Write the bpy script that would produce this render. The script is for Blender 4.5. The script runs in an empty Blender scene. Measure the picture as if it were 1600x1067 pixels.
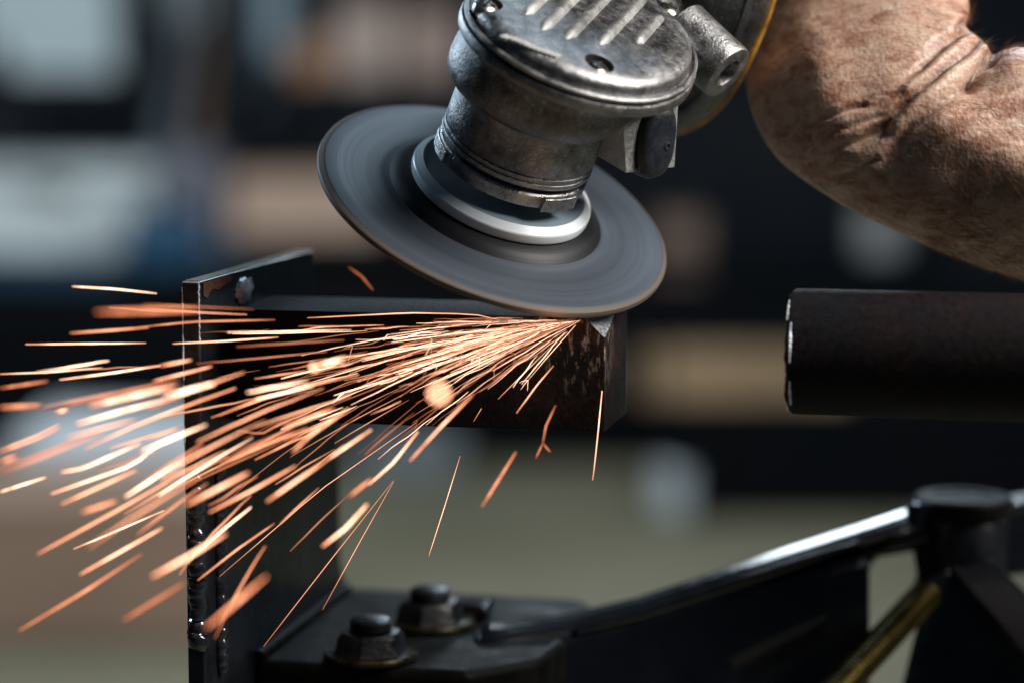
import bpy, bmesh, math, random
from mathutils import Vector, Matrix, noise
random.seed(7)
R_ = math.radians
scene = bpy.context.scene

# ------------------------------------------------------------------ camera
PITCH = R_(7.0)
CAM = Vector((0.0, 0.0, 1.1))
RT = Vector((1, 0, 0))
UP = Vector((0, math.sin(PITCH), math.cos(PITCH)))
FW = Vector((0, math.cos(PITCH), -math.sin(PITCH)))
FPX = 1600 * 85.0 / 36.0
cd = bpy.data.cameras.new('camera')
cd.lens = 85.0
cd.sensor_width = 36.0
cd.clip_start = 0.02
cd.clip_end = 60.0
cd.dof.use_dof = True
cd.dof.focus_distance = 0.815
cd.dof.aperture_fstop = 3.5
cam = bpy.data.objects.new('camera', cd)
scene.collection.objects.link(cam)
cam.location = CAM
cam.rotation_euler = (math.pi / 2 - PITCH, 0, 0)
scene.camera = cam

def W(px, py, d):
    """point seen at photo pixel (px, py) at d metres in front of the camera"""
    return CAM + d * ((px - 800) / FPX * RT - (py - 533.5) / FPX * UP + FW)

def pix(p):
    v = p - CAM
    d = v.dot(FW)
    return 800 + FPX * v.dot(RT) / d, 533.5 - FPX * v.dot(UP) / d, d

# ------------------------------------------------------------------ world and lamps
world = bpy.data.worlds.new('World')
scene.world = world
world.use_nodes = True
wb = world.node_tree.nodes['Background']
wb.inputs[0].default_value = (0.28, 0.50, 0.85, 1)
wb.inputs[1].default_value = 0.028

def area(name, loc, target, size, size_y, power, col):
    ld = bpy.data.lights.new(name, 'AREA')
    ld.shape = 'RECTANGLE'
    ld.size = size
    ld.size_y = size_y
    ld.energy = power
    ld.color = col
    o = bpy.data.objects.new(name, ld)
    scene.collection.objects.link(o)
    o.location = loc
    o.rotation_euler = (Vector(target) - Vector(loc)).to_track_quat('-Z', 'Y').to_euler()
    return o

area('ceiling_lamp', (1.25, 0.42, 2.0), (0.15, 0.84, 1.05), 0.45, 0.9, 50, (1.0, 0.95, 0.90))
area('window_light', (-1.35, 2.3, 1.95), (0.0, 0.85, 1.05), 0.5, 1.0, 36, (0.62, 0.82, 1.0))
area('rear_lamp', (0.55, 2.2, 2.25), (0.1, 0.9, 0.98), 0.35, 0.9, 15, (0.62, 0.82, 1.0))
area('far_strip_lamp', (0.42, 5.2, 2.05), (0.2, 0.9, 0.95), 0.72, 0.36, 12, (0.80, 0.91, 1.0))
area('hall_fill', (-0.4, 3.4, 3.4), (-0.2, 7.0, 0.3), 2.2, 0.8, 125, (0.84, 0.95, 1.0))  # unseen area light added above the hall to light the background

scene.view_settings.view_transform = 'Standard'
scene.view_settings.look = 'None'
scene.view_settings.exposure = 0.0
scene.view_settings.gamma = 1.0
scene.view_settings.use_curve_mapping = False
scene.cycles.use_denoising = True
scene.cycles.sample_clamp_indirect = 2.0
scene.cycles.max_bounces = 6

# ------------------------------------------------------------------ material helpers
def mat_new(name):
    m = bpy.data.materials.new(name)
    m.use_nodes = True
    return m, m.node_tree.nodes, m.node_tree.links, m.node_tree.nodes['Principled BSDF']

def ramp(nodes, stops):
    r = nodes.new('ShaderNodeValToRGB')
    el = r.color_ramp.elements
    while len(el) < len(stops):
        el.new(0.5)
    for e, (p, c) in zip(el, stops):
        e.position = p
        e.color = c if len(c) == 4 else (*c, 1)
    return r

def noise_node(nodes, links, coord, scale, detail=6, rough=0.6, dist=0.0, mapping=None):
    n = nodes.new('ShaderNodeTexNoise')
    n.inputs['Scale'].default_value = scale
    n.inputs['Detail'].default_value = detail
    n.inputs['Roughness'].default_value = rough
    n.inputs['Distortion'].default_value = dist
    if mapping:
        mp = nodes.new('ShaderNodeMapping')
        mp.inputs['Rotation'].default_value = mapping[0]
        mp.inputs['Scale'].default_value = mapping[1]
        links.new(coord, mp.inputs[0])
        links.new(mp.outputs[0], n.inputs[0])
    else:
        links.new(coord, n.inputs[0])
    return n

def mix(nodes, links, a, b, f, mode='MIX'):
    m = nodes.new('ShaderNodeMix')
    m.data_type = 'RGBA'
    m.blend_type = mode
    for sock, v in ((m.inputs[0], f), (m.inputs[6], a), (m.inputs[7], b)):
        if hasattr(v, 'is_linked') or isinstance(v, bpy.types.NodeSocket):
            links.new(v, sock)
        elif isinstance(v, (int, float)):
            sock.default_value = v
        else:
            sock.default_value = (*v, 1) if len(v) == 3 else v
    return m.outputs[2]

def bump(nodes, links, height, strength, dist, bs, normal=None):
    b = nodes.new('ShaderNodeBump')
    b.inputs['Strength'].default_value = strength
    b.inputs['Distance'].default_value = dist
    links.new(height, b.inputs['Height'])
    if normal:
        links.new(normal, b.inputs['Normal'])
    if bs:
        links.new(b.outputs[0], bs.inputs['Normal'])
    return b.outputs[0]

def simple(name, col, rough=0.5, metal=0.0, nscale=40, var=0.25, coat=0.0, bumpd=0.0, bscale=300):
    m, n, l, bs = mat_new(name)
    tc = n.new('ShaderNodeTexCoord').outputs['Object']
    nz = noise_node(n, l, tc, nscale)
    dark = tuple(c * (1 - var) for c in col)
    lite = tuple(min(1, c * (1 + var)) for c in col)
    rp = ramp(n, [(0.3, dark), (0.7, lite)])
    l.new(nz.outputs[0], rp.inputs[0])
    l.new(rp.outputs[0], bs.inputs['Base Color'])
    rr = ramp(n, [(0.3, (rough * 0.75,) * 3), (0.7, (min(1, rough * 1.25),) * 3)])
    l.new(nz.outputs[0], rr.inputs[0])
    l.new(rr.outputs[0], bs.inputs['Roughness'])
    bs.inputs['Metallic'].default_value = metal
    bs.inputs['Coat Weight'].default_value = coat
    bs.inputs['Coat Roughness'].default_value = 0.08
    if bumpd:
        nb = noise_node(n, l, tc, bscale, 4)
        bump(n, l, nb.outputs[0], 0.6, bumpd, bs)
    return m

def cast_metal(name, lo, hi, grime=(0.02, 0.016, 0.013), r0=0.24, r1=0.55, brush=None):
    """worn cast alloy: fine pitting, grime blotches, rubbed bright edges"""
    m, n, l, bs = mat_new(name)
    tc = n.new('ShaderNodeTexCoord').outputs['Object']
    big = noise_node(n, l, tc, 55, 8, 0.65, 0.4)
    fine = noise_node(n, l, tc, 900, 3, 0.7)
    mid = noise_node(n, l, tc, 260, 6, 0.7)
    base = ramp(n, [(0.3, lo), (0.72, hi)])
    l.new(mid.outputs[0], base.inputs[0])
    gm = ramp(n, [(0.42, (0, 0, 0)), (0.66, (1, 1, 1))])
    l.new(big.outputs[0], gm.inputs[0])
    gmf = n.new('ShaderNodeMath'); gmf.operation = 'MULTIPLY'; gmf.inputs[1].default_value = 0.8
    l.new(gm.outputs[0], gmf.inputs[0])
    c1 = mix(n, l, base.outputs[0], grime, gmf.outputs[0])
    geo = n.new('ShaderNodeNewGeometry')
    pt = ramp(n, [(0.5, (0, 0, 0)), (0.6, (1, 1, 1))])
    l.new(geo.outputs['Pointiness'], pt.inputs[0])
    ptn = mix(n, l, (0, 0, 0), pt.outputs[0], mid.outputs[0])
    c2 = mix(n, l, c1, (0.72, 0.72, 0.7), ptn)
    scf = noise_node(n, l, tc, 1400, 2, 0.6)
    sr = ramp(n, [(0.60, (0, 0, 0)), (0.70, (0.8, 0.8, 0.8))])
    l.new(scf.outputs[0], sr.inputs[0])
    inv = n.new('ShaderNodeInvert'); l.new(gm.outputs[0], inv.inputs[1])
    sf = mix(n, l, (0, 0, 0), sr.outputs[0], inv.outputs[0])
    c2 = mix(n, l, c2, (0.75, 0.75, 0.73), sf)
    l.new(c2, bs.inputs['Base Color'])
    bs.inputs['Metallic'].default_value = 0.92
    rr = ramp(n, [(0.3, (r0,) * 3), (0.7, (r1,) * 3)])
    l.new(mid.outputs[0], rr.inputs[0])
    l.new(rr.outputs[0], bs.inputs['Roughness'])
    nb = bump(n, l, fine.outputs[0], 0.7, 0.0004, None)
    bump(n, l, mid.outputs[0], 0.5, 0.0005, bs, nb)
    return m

M = {}
M['cast'] = cast_metal('cast_alloy', (0.13, 0.13, 0.135), (0.40, 0.405, 0.41))
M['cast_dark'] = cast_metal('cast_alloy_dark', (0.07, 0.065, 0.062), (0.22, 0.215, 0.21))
M['cast_side'] = cast_metal('cast_alloy_pale', (0.24, 0.24, 0.235), (0.46, 0.46, 0.45), r0=0.45, r1=0.75)
M['steel'] = cast_metal('turned_steel', (0.16, 0.16, 0.165), (0.5, 0.5, 0.5), r0=0.18, r1=0.45)
M['blackpaint'] = simple('black_paint', (0.006, 0.007, 0.009), 0.34, nscale=90, var=0.4, coat=0.15, bumpd=0.0005, bscale=160)
M['gloss_black'] = simple('gloss_black_paint', (0.006, 0.007, 0.009), 0.16, nscale=60, var=0.3, coat=0.3, bumpd=0.0004, bscale=60)
M['footpaint'] = simple('dusty_black_paint', (0.007, 0.007, 0.006), 0.5, nscale=70, var=0.6, coat=0.0, bumpd=0.0008, bscale=90)
M['footpaint'].node_tree.nodes['Principled BSDF'].inputs['Specular IOR Level'].default_value = 0.07
M['boltblack'] = simple('greasy_black_bolt', (0.006, 0.007, 0.008), 0.38, nscale=150, var=0.5, bumpd=0.0006, bscale=260)
M['weld'] = simple('painted_weld', (0.012, 0.014, 0.018), 0.2, nscale=200, var=0.5, coat=0.8, bumpd=0.0005, bscale=200)
M['rubber'] = simple('blue_black_rubber', (0.012, 0.015, 0.021), 0.4, nscale=200, var=0.5, bumpd=0.0003, bscale=700)
M['recess_shade'] = simple('painted_recess_shade', (0.008, 0.008, 0.009), 0.7)  # near-black colour puts the shade into holes and slots
M['screw'] = simple('oily_screw', (0.55, 0.52, 0.48), 0.28, metal=1.0, nscale=300, var=0.5)
M['yellow'] = simple('worn_yellow_paint', (0.50, 0.24, 0.035), 0.45, nscale=220, var=0.7, bumpd=0.0004)
M['ringgrey'] = cast_metal('ring_grey', (0.05, 0.055, 0.06), (0.15, 0.155, 0.16))
M['motor'] = simple('dark_motor_plastic', (0.010, 0.011, 0.013), 0.6, bumpd=0.0002)
M['bare'] = simple('bare_metal_highlight', (0.62, 0.66, 0.70), 0.45, metal=0.3, nscale=400, var=0.4)  # bare metal; its pale tone also draws the plate rim highlight
M['brass'] = simple('yellow_zinc', (0.11, 0.085, 0.03), 0.36, metal=1.0, nscale=120, var=0.5)

# abrasive wheel: faint concentric bands from dressing, gritty surface
def disc_mat(name, lo, hi, rough, freq):
    m, n, l, bs = mat_new(name)
    at = n.new('ShaderNodeAttribute'); at.attribute_name = 'wheel_radius'
    w = n.new('ShaderNodeTexNoise'); w.noise_dimensions = '1D'
    w.inputs['Scale'].default_value = freq; w.inputs['Detail'].default_value = 5
    w.inputs['Roughness'].default_value = 0.62
    l.new(at.outputs['Fac'], w.inputs['W'])
    rp = ramp(n, [(0.32, lo), (0.68, hi)])
    l.new(w.outputs[0], rp.inputs[0])
    tc = n.new('ShaderNodeTexCoord').outputs['Object']
    gr = noise_node(n, l, tc, 1500, 3, 0.7)
    c = mix(n, l, rp.outputs[0], gr.outputs[0], 0.12, 'OVERLAY')
    l.new(c, bs.inputs['Base Color'])
    bs.inputs['Roughness'].default_value = rough
    bs.inputs['Specular IOR Level'].default_value = 0.32
    bump(n, l, w.outputs[0], 0.25, 0.0006, bs)
    return m
M['disc'] = disc_mat('abrasive_wheel', (0.042, 0.052, 0.068), (0.066, 0.080, 0.102), 0.5, 0.12)
M['disc_label'] = disc_mat('wheel_label', (0.006, 0.007, 0.009), (0.012, 0.013, 0.016), 0.5, 0.3)
M['disc_rim'] = disc_mat('wheel_rim', (0.085, 0.068, 0.055), (0.13, 0.105, 0.085), 0.6, 2.0)
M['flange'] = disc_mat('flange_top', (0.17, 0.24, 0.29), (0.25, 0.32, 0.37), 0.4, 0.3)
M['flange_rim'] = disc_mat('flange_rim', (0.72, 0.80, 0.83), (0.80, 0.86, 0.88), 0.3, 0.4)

# rusty bar steel with mill scale and vertical scratches
def rusty(name, rustamt, lo=(0.012, 0.011, 0.012), streak=None, rk=1.0):
    m, n, l, bs = mat_new(name)
    tc = n.new('ShaderNodeTexCoord').outputs['Object']
    a = noise_node(n, l, tc, 45, 8, 0.7, 0.5)
    b = noise_node(n, l, tc, 420, 6, 0.75)
    s = noise_node(n, l, tc, 1.0, 5, 0.7, 0, ((0, 0, R_(12.4)), (480, 480, 150)))
    rp = ramp(n, [(0.5 - rustamt * 0.2, (0, 0, 0)), (0.75 - rustamt * 0.2, (1, 1, 1))])
    l.new(a.outputs[0], rp.inputs[0])
    rust = ramp(n, [(p, tuple(q * rk for q in cc)) for p, cc in ((0.3, (0.020, 0.008, 0.005)), (0.6, (0.075, 0.030, 0.016)), (0.8, (0.2, 0.12, 0.08)))])
    l.new(b.outputs[0], rust.inputs[0])
    scale = ramp(n, [(0.35, lo), (0.7, tuple(c * 2.6 for c in lo))])
    l.new(b.outputs[0], scale.inputs[0])
    f = n.new('ShaderNodeMath'); f.operation = 'MULTIPLY'; f.inputs[1].default_value = rustamt
    l.new(rp.outputs[0], f.inputs[0])
    fac = f.outputs[0]
    if streak:
        g2 = n.new('ShaderNodeNewGeometry')
        ds = n.new('ShaderNodeVectorMath'); ds.operation = 'DISTANCE'
        l.new(g2.outputs['Position'], ds.inputs[0]); ds.inputs[1].default_value = streak
        mr = n.new('ShaderNodeMapRange')
        mr.inputs['From Min'].default_value = 0.042; mr.inputs['From Max'].default_value = 0.014
        l.new(ds.outputs['Value'], mr.inputs['Value'])
        mm = n.new('ShaderNodeMath'); mm.operation = 'MULTIPLY'
        l.new(fac, mm.inputs[0]); l.new(mr.outputs[0], mm.inputs[1])
        fac = mm.outputs[0]
    c = mix(n, l, scale.outputs[0], rust.outputs[0], fac)
    if streak:
        sr = ramp(n, [(0.52, (0, 0, 0)), (0.68, (1, 1, 1))])
        l.new(s.outputs[0], sr.inputs[0])
        # bare scrapes close to the worked end only
        geo = n.new('ShaderNodeNewGeometry')
        dist = n.new('ShaderNodeVectorMath'); dist.operation = 'DISTANCE'
        l.new(geo.outputs['Position'], dist.inputs[0])
        dist.inputs[1].default_value = streak
        dr = n.new('ShaderNodeMapRange')
        dr.inputs['From Min'].default_value = 0.022; dr.inputs['From Max'].default_value = 0.010
        l.new(dist.outputs['Value'], dr.inputs['Value'])
        sf = n.new('ShaderNodeMath'); sf.operation = 'MULTIPLY'
        l.new(sr.outputs[0], sf.inputs[0]); l.new(dr.outputs[0], sf.inputs[1])
        c = mix(n, l, c, (0.36, 0.29, 0.23), sf.outputs[0])
        bm_ = bump(n, l, s.outputs[0], 0.2, 0.0004, None)
        bump(n, l, b.outputs[0], 0.7, 0.0006, bs, bm_)
    else:
        bump(n, l, b.outputs[0], 0.7, 0.0005, bs)
    l.new(c, bs.inputs['Base Color'])
    bs.inputs['Specular IOR Level'].default_value = 0.09
    rr = ramp(n, [(0.3, (0.38,) * 3), (0.7, (0.75,) * 3)])
    l.new(b.outputs[0], rr.inputs[0])
    l.new(rr.outputs[0], bs.inputs['Roughness'])
    return m

# skin: mottled, freckled, with grease smudges
def skin_mat():
    m, n, l, bs = mat_new('weathered_skin')
    tc = n.new('ShaderNodeTexCoord').outputs['Object']
    rot = (0, R_(-38), 0)
    st = noise_node(n, l, tc, 1.0, 6, 0.64, 0.7, (rot, (90, 120, 215)))
    bl = noise_node(n, l, tc, 34, 5, 0.6, 0.4)
    fr = noise_node(n, l, tc, 1.0, 4, 0.75, 0.3, ((0, R_(35), 0), (900, 700, 260)))
    c = ramp(n, [(0.27, (0.20, 0.075, 0.043)), (0.41, (0.40, 0.195, 0.13)), (0.53, (0.55, 0.345, 0.25)), (0.70, (0.68, 0.50, 0.39))])
    ad = n.new('ShaderNodeMath'); ad.operation = 'ADD'
    sc = n.new('ShaderNodeMath'); sc.operation = 'MULTIPLY_ADD'; sc.inputs[1].default_value = 0.28; sc.inputs[2].default_value = -0.14
    l.new(fr.outputs[0], sc.inputs[0])
    l.new(st.outputs[0], ad.inputs[0]); l.new(sc.outputs[0], ad.inputs[1])
    l.new(ad.outputs[0], c.inputs[0])
    fk = n.new('ShaderNodeTexVoronoi'); fk.inputs['Scale'].default_value = 170
    l.new(tc, fk.inputs[0])
    fkr = ramp(n, [(0.10, (0.75, 0.75, 0.75)), (0.24, (0, 0, 0))])
    l.new(fk.outputs['Distance'], fkr.inputs[0])
    fkm = mix(n, l, (0, 0, 0), fkr.outputs[0], bl.outputs[0])
    cf = mix(n, l, c.outputs[0], (0.26, 0.10, 0.055), fkm)
    pale = ramp(n, [(0.45, (0, 0, 0)), (0.65, (0.30, 0.30, 0.30))])
    l.new(bl.outputs[0], pale.inputs[0])
    c1 = mix(n, l, cf, (0.70, 0.58, 0.44), pale.outputs[0])
    # grime patches and darker crease lines carried in a vertex attribute built from noise and position on the arm
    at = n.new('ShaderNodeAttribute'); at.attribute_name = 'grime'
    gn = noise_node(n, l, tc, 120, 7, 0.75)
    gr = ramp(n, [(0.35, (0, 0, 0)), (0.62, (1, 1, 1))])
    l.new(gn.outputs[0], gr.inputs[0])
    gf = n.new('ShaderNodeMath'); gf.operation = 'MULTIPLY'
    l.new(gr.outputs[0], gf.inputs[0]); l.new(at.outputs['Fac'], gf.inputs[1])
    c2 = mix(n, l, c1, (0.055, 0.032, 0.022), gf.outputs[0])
    l.new(c2, bs.inputs['Base Color'])
    bs.inputs['Roughness'].default_value = 0.48
    bs.inputs['Subsurface Weight'].default_value = 0.12
    bs.inputs['Subsurface Radius'].default_value = (0.004, 0.0016, 0.0008)
    bs.inputs['Subsurface Scale'].default_value = 0.6
    vo = n.new('ShaderNodeTexVoronoi'); vo.inputs['Scale'].default_value = 620
    l.new(tc, vo.inputs[0])
    b1 = bump(n, l, vo.outputs['Distance'], 0.35, 0.0005, None)
    b2 = bump(n, l, st.outputs[0], 0.3, 0.0008, None, b1)
    bump(n, l, fr.outputs[0], 0.35, 0.0004, bs, b2)
    return m
M['skin'] = skin_mat()
M['hair'] = simple('arm_hair', (0.20, 0.11, 0.055), 0.45, nscale=60, var=0.6)

def spark_mat():
    m = bpy.data.materials.new('glowing_spark')
    m.use_nodes = True
    n, l = m.node_tree.nodes, m.node_tree.links
    for x in list(n):
        n.remove(x)
    out = n.new('ShaderNodeOutputMaterial')
    em = n.new('ShaderNodeEmission')
    at = n.new('ShaderNodeAttribute'); at.attribute_name = 'spark_glow'
    ti = n.new('ShaderNodeAttribute'); ti.attribute_name = 'spark_tint'
    rp = ramp(n, [(0.0, (1.0, 0.27, 0.11)), (0.45, (1.0, 0.40, 0.215)), (1.0, (1.0, 0.64, 0.44))])
    l.new(ti.outputs['Fac'], rp.inputs[0])
    l.new(rp.outputs[0], em.inputs[0])
    l.new(at.outputs['Fac'], em.inputs[1])
    l.new(em.outputs[0], out.inputs[0])
    m.cycles.emission_sampling = 'NONE'
    return m
M['spark'] = spark_mat()

def emit(name, col, s):
    m, n, l, bs = mat_new(name)
    bs.inputs['Base Color'].default_value = (*col, 1)
    bs.inputs['Emission Color'].default_value = (*col, 1)
    bs.inputs['Emission Strength'].default_value = s
    bs.inputs['Roughness'].default_value = 0.2
    return m

# ------------------------------------------------------------------ object helpers
COL = scene.collection

def link(o, parent=None):
    COL.objects.link(o)
    if parent is not None:
        o.parent = parent
        p, t = parent, Vector((0, 0, 0))
        while p is not None:
            if p.type == 'EMPTY':
                t = t + p.location
            p = p.parent
        if parent.type == 'EMPTY':
            o.matrix_parent_inverse = Matrix.Translation(-parent.location)
    return o

def tag(o, label, cat, group=None):
    o['label'] = label
    o['category'] = cat
    if group:
        o['group'] = group
    return o

def thing(name, loc, label, cat, group=None):
    o = bpy.data.objects.new(name, None)
    o.empty_display_size = 0.02
    COL.objects.link(o)
    o.location = loc
    return tag(o, label, cat, group)

def finish(o, smooth=40, bevel=0, seg=2):
    me = o.data
    if smooth:
        for p in me.polygons:
            p.use_smooth = True
        me.set_sharp_from_angle(angle=R_(smooth))
    if bevel:
        b = o.modifiers.new('bevel', 'BEVEL')
        b.width = bevel
        b.segments = seg
        b.limit_method = 'ANGLE'
        b.angle_limit = R_(30)
        b.harden_normals = False
    return o

def mesh(name, verts, faces, mat, parent=None, smooth=40, bevel=0, seg=2):
    me = bpy.data.meshes.new(name)
    me.from_pydata([tuple(v) for v in verts], [], faces)
    bm = bmesh.new(); bm.from_mesh(me)
    bmesh.ops.recalc_face_normals(bm, faces=bm.faces)
    bm.to_mesh(me); bm.free()
    me.materials.append(mat)
    o = bpy.data.objects.new(name, me)
    link(o, parent)
    return finish(o, smooth, bevel, seg)

def hexa(name, c8, mat, parent=None, bevel=0, seg=2, smooth=40):
    f = [(0, 1, 2, 3), (4, 5, 6, 7), (0, 1, 5, 4), (1, 2, 6, 5), (2, 3, 7, 6), (3, 0, 4, 7)]
    return mesh(name, c8, f, mat, parent, smooth, bevel, seg)

def box(name, o, ax, lo, hi, mat, parent=None, bevel=0, seg=2):
    """box in frame (origin o, three axes) between corners lo and hi"""
    P = lambda a, b, c: o + ax[0] * a + ax[1] * b + ax[2] * c
    c8 = [P(lo[0], lo[1], lo[2]), P(hi[0], lo[1], lo[2]), P(hi[0], hi[1], lo[2]), P(lo[0], hi[1], lo[2]),
          P(lo[0], lo[1], hi[2]), P(hi[0], lo[1], hi[2]), P(hi[0], hi[1], hi[2]), P(lo[0], hi[1], hi[2])]
    return hexa(name, c8, mat, parent, bevel, seg)

def prism(name, pts, vec, mat, parent=None, bevel=0, seg=2, smooth=40):
    n = len(pts)
    v = list(pts) + [p + vec for p in pts]
    f = [tuple(range(n)), tuple(range(n, 2 * n))]
    f += [(i, (i + 1) % n, n + (i + 1) % n, n + i) for i in range(n)]
    return mesh(name, v, f, mat, parent, smooth, bevel, seg)

def loft(name, rings, mat, parent=None, cap0=True, cap1=True, smooth=35, attr=None):
    n = len(rings[0])
    v, f = [], []
    for r in rings:
        v += r
    for i in range(len(rings) - 1):
        for j in range(n):
            k = (j + 1) % n
            f.append((i * n + j, i * n + k, (i + 1) * n + k, (i + 1) * n + j))
    if cap0:
        f.append(tuple(range(n)))
    if cap1:
        f.append(tuple((len(rings) - 1) * n + j for j in range(n)))
    o = mesh(name, v, f, mat, parent, smooth)
    return o

def basis(d):
    d = d.normalized()
    a = Vector((0, 0, 1)) if abs(d.z) < 0.9 else Vector((1, 0, 0))
    x = d.cross(a).normalized()
    return x, d.cross(x).normalized(), d

def lathe(name, o, axis, prof, mat, parent=None, seg=64, smooth=35, x=None, y=None, cap0=True, cap1=True, attr=False):
    """profile [(radius, height along axis)]"""
    if x is None:
        x, y, axis = basis(axis)
    rings = []
    for r, h in prof:
        rings.append([o + axis * h + (x * math.cos(t) + y * math.sin(t)) * max(r, 1e-5)
                      for t in (2 * math.pi * i / seg for i in range(seg))])
    ob = loft(name, rings, mat, parent, cap0, cap1, smooth)
    if attr:
        a = ob.data.attributes.new('wheel_radius', 'FLOAT', 'POINT')
        for i, v in enumerate(ob.data.vertices):
            p = v.co - o
            a.data[i].value = (p - axis * p.dot(axis)).length * 1000
    return ob

def tube_data(pts, radii, seg=6):
    v, f = [], []
    n = len(pts)
    for i, p in enumerate(pts):
        d = (pts[min(i + 1, n - 1)] - pts[max(i - 1, 0)])
        x, y, _ = basis(d)
        for j in range(seg):
            t = 2 * math.pi * j / seg
            v.append(p + (x * math.cos(t) + y * math.sin(t)) * radii[i])
    for i in range(n - 1):
        for j in range(seg):
            k = (j + 1) % seg
            f.append((i * seg + j, i * seg + k, (i + 1) * seg + k, (i + 1) * seg + j))
    f.append(tuple(range(seg)))
    f.append(tuple((n - 1) * seg + j for j in range(seg)))
    return v, f

def tube(name, pts, radii, mat, parent=None, seg=12):
    v, f = tube_data(pts, radii, seg)
    return mesh(name, v, f, mat, parent, 50)

def cut(o, cutters):
    """subtract cutter objects from o and delete them"""
    for c in cutters:
        b = o.modifiers.new('cut', 'BOOLEAN')
        b.operation = 'DIFFERENCE'
        b.object = c
        b.solver = 'EXACT'
        b.material_mode = 'TRANSFER'
    bpy.context.view_layer.update()
    dg = bpy.context.evaluated_depsgraph_get()
    me = bpy.data.meshes.new_from_object(o.evaluated_get(dg))
    o.modifiers.clear()
    o.data = me
    for c in cutters:
        bpy.data.objects.remove(c)
    for p in me.polygons:
        p.use_smooth = True
    me.set_sharp_from_angle(angle=R_(35))
    return o

# ------------------------------------------------------------------ the hall behind (far out of focus)
XYZ = (Vector((1, 0, 0)), Vector((0, 1, 0)), Vector((0, 0, 1)))
O0 = Vector((0, 0, 0))

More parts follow.
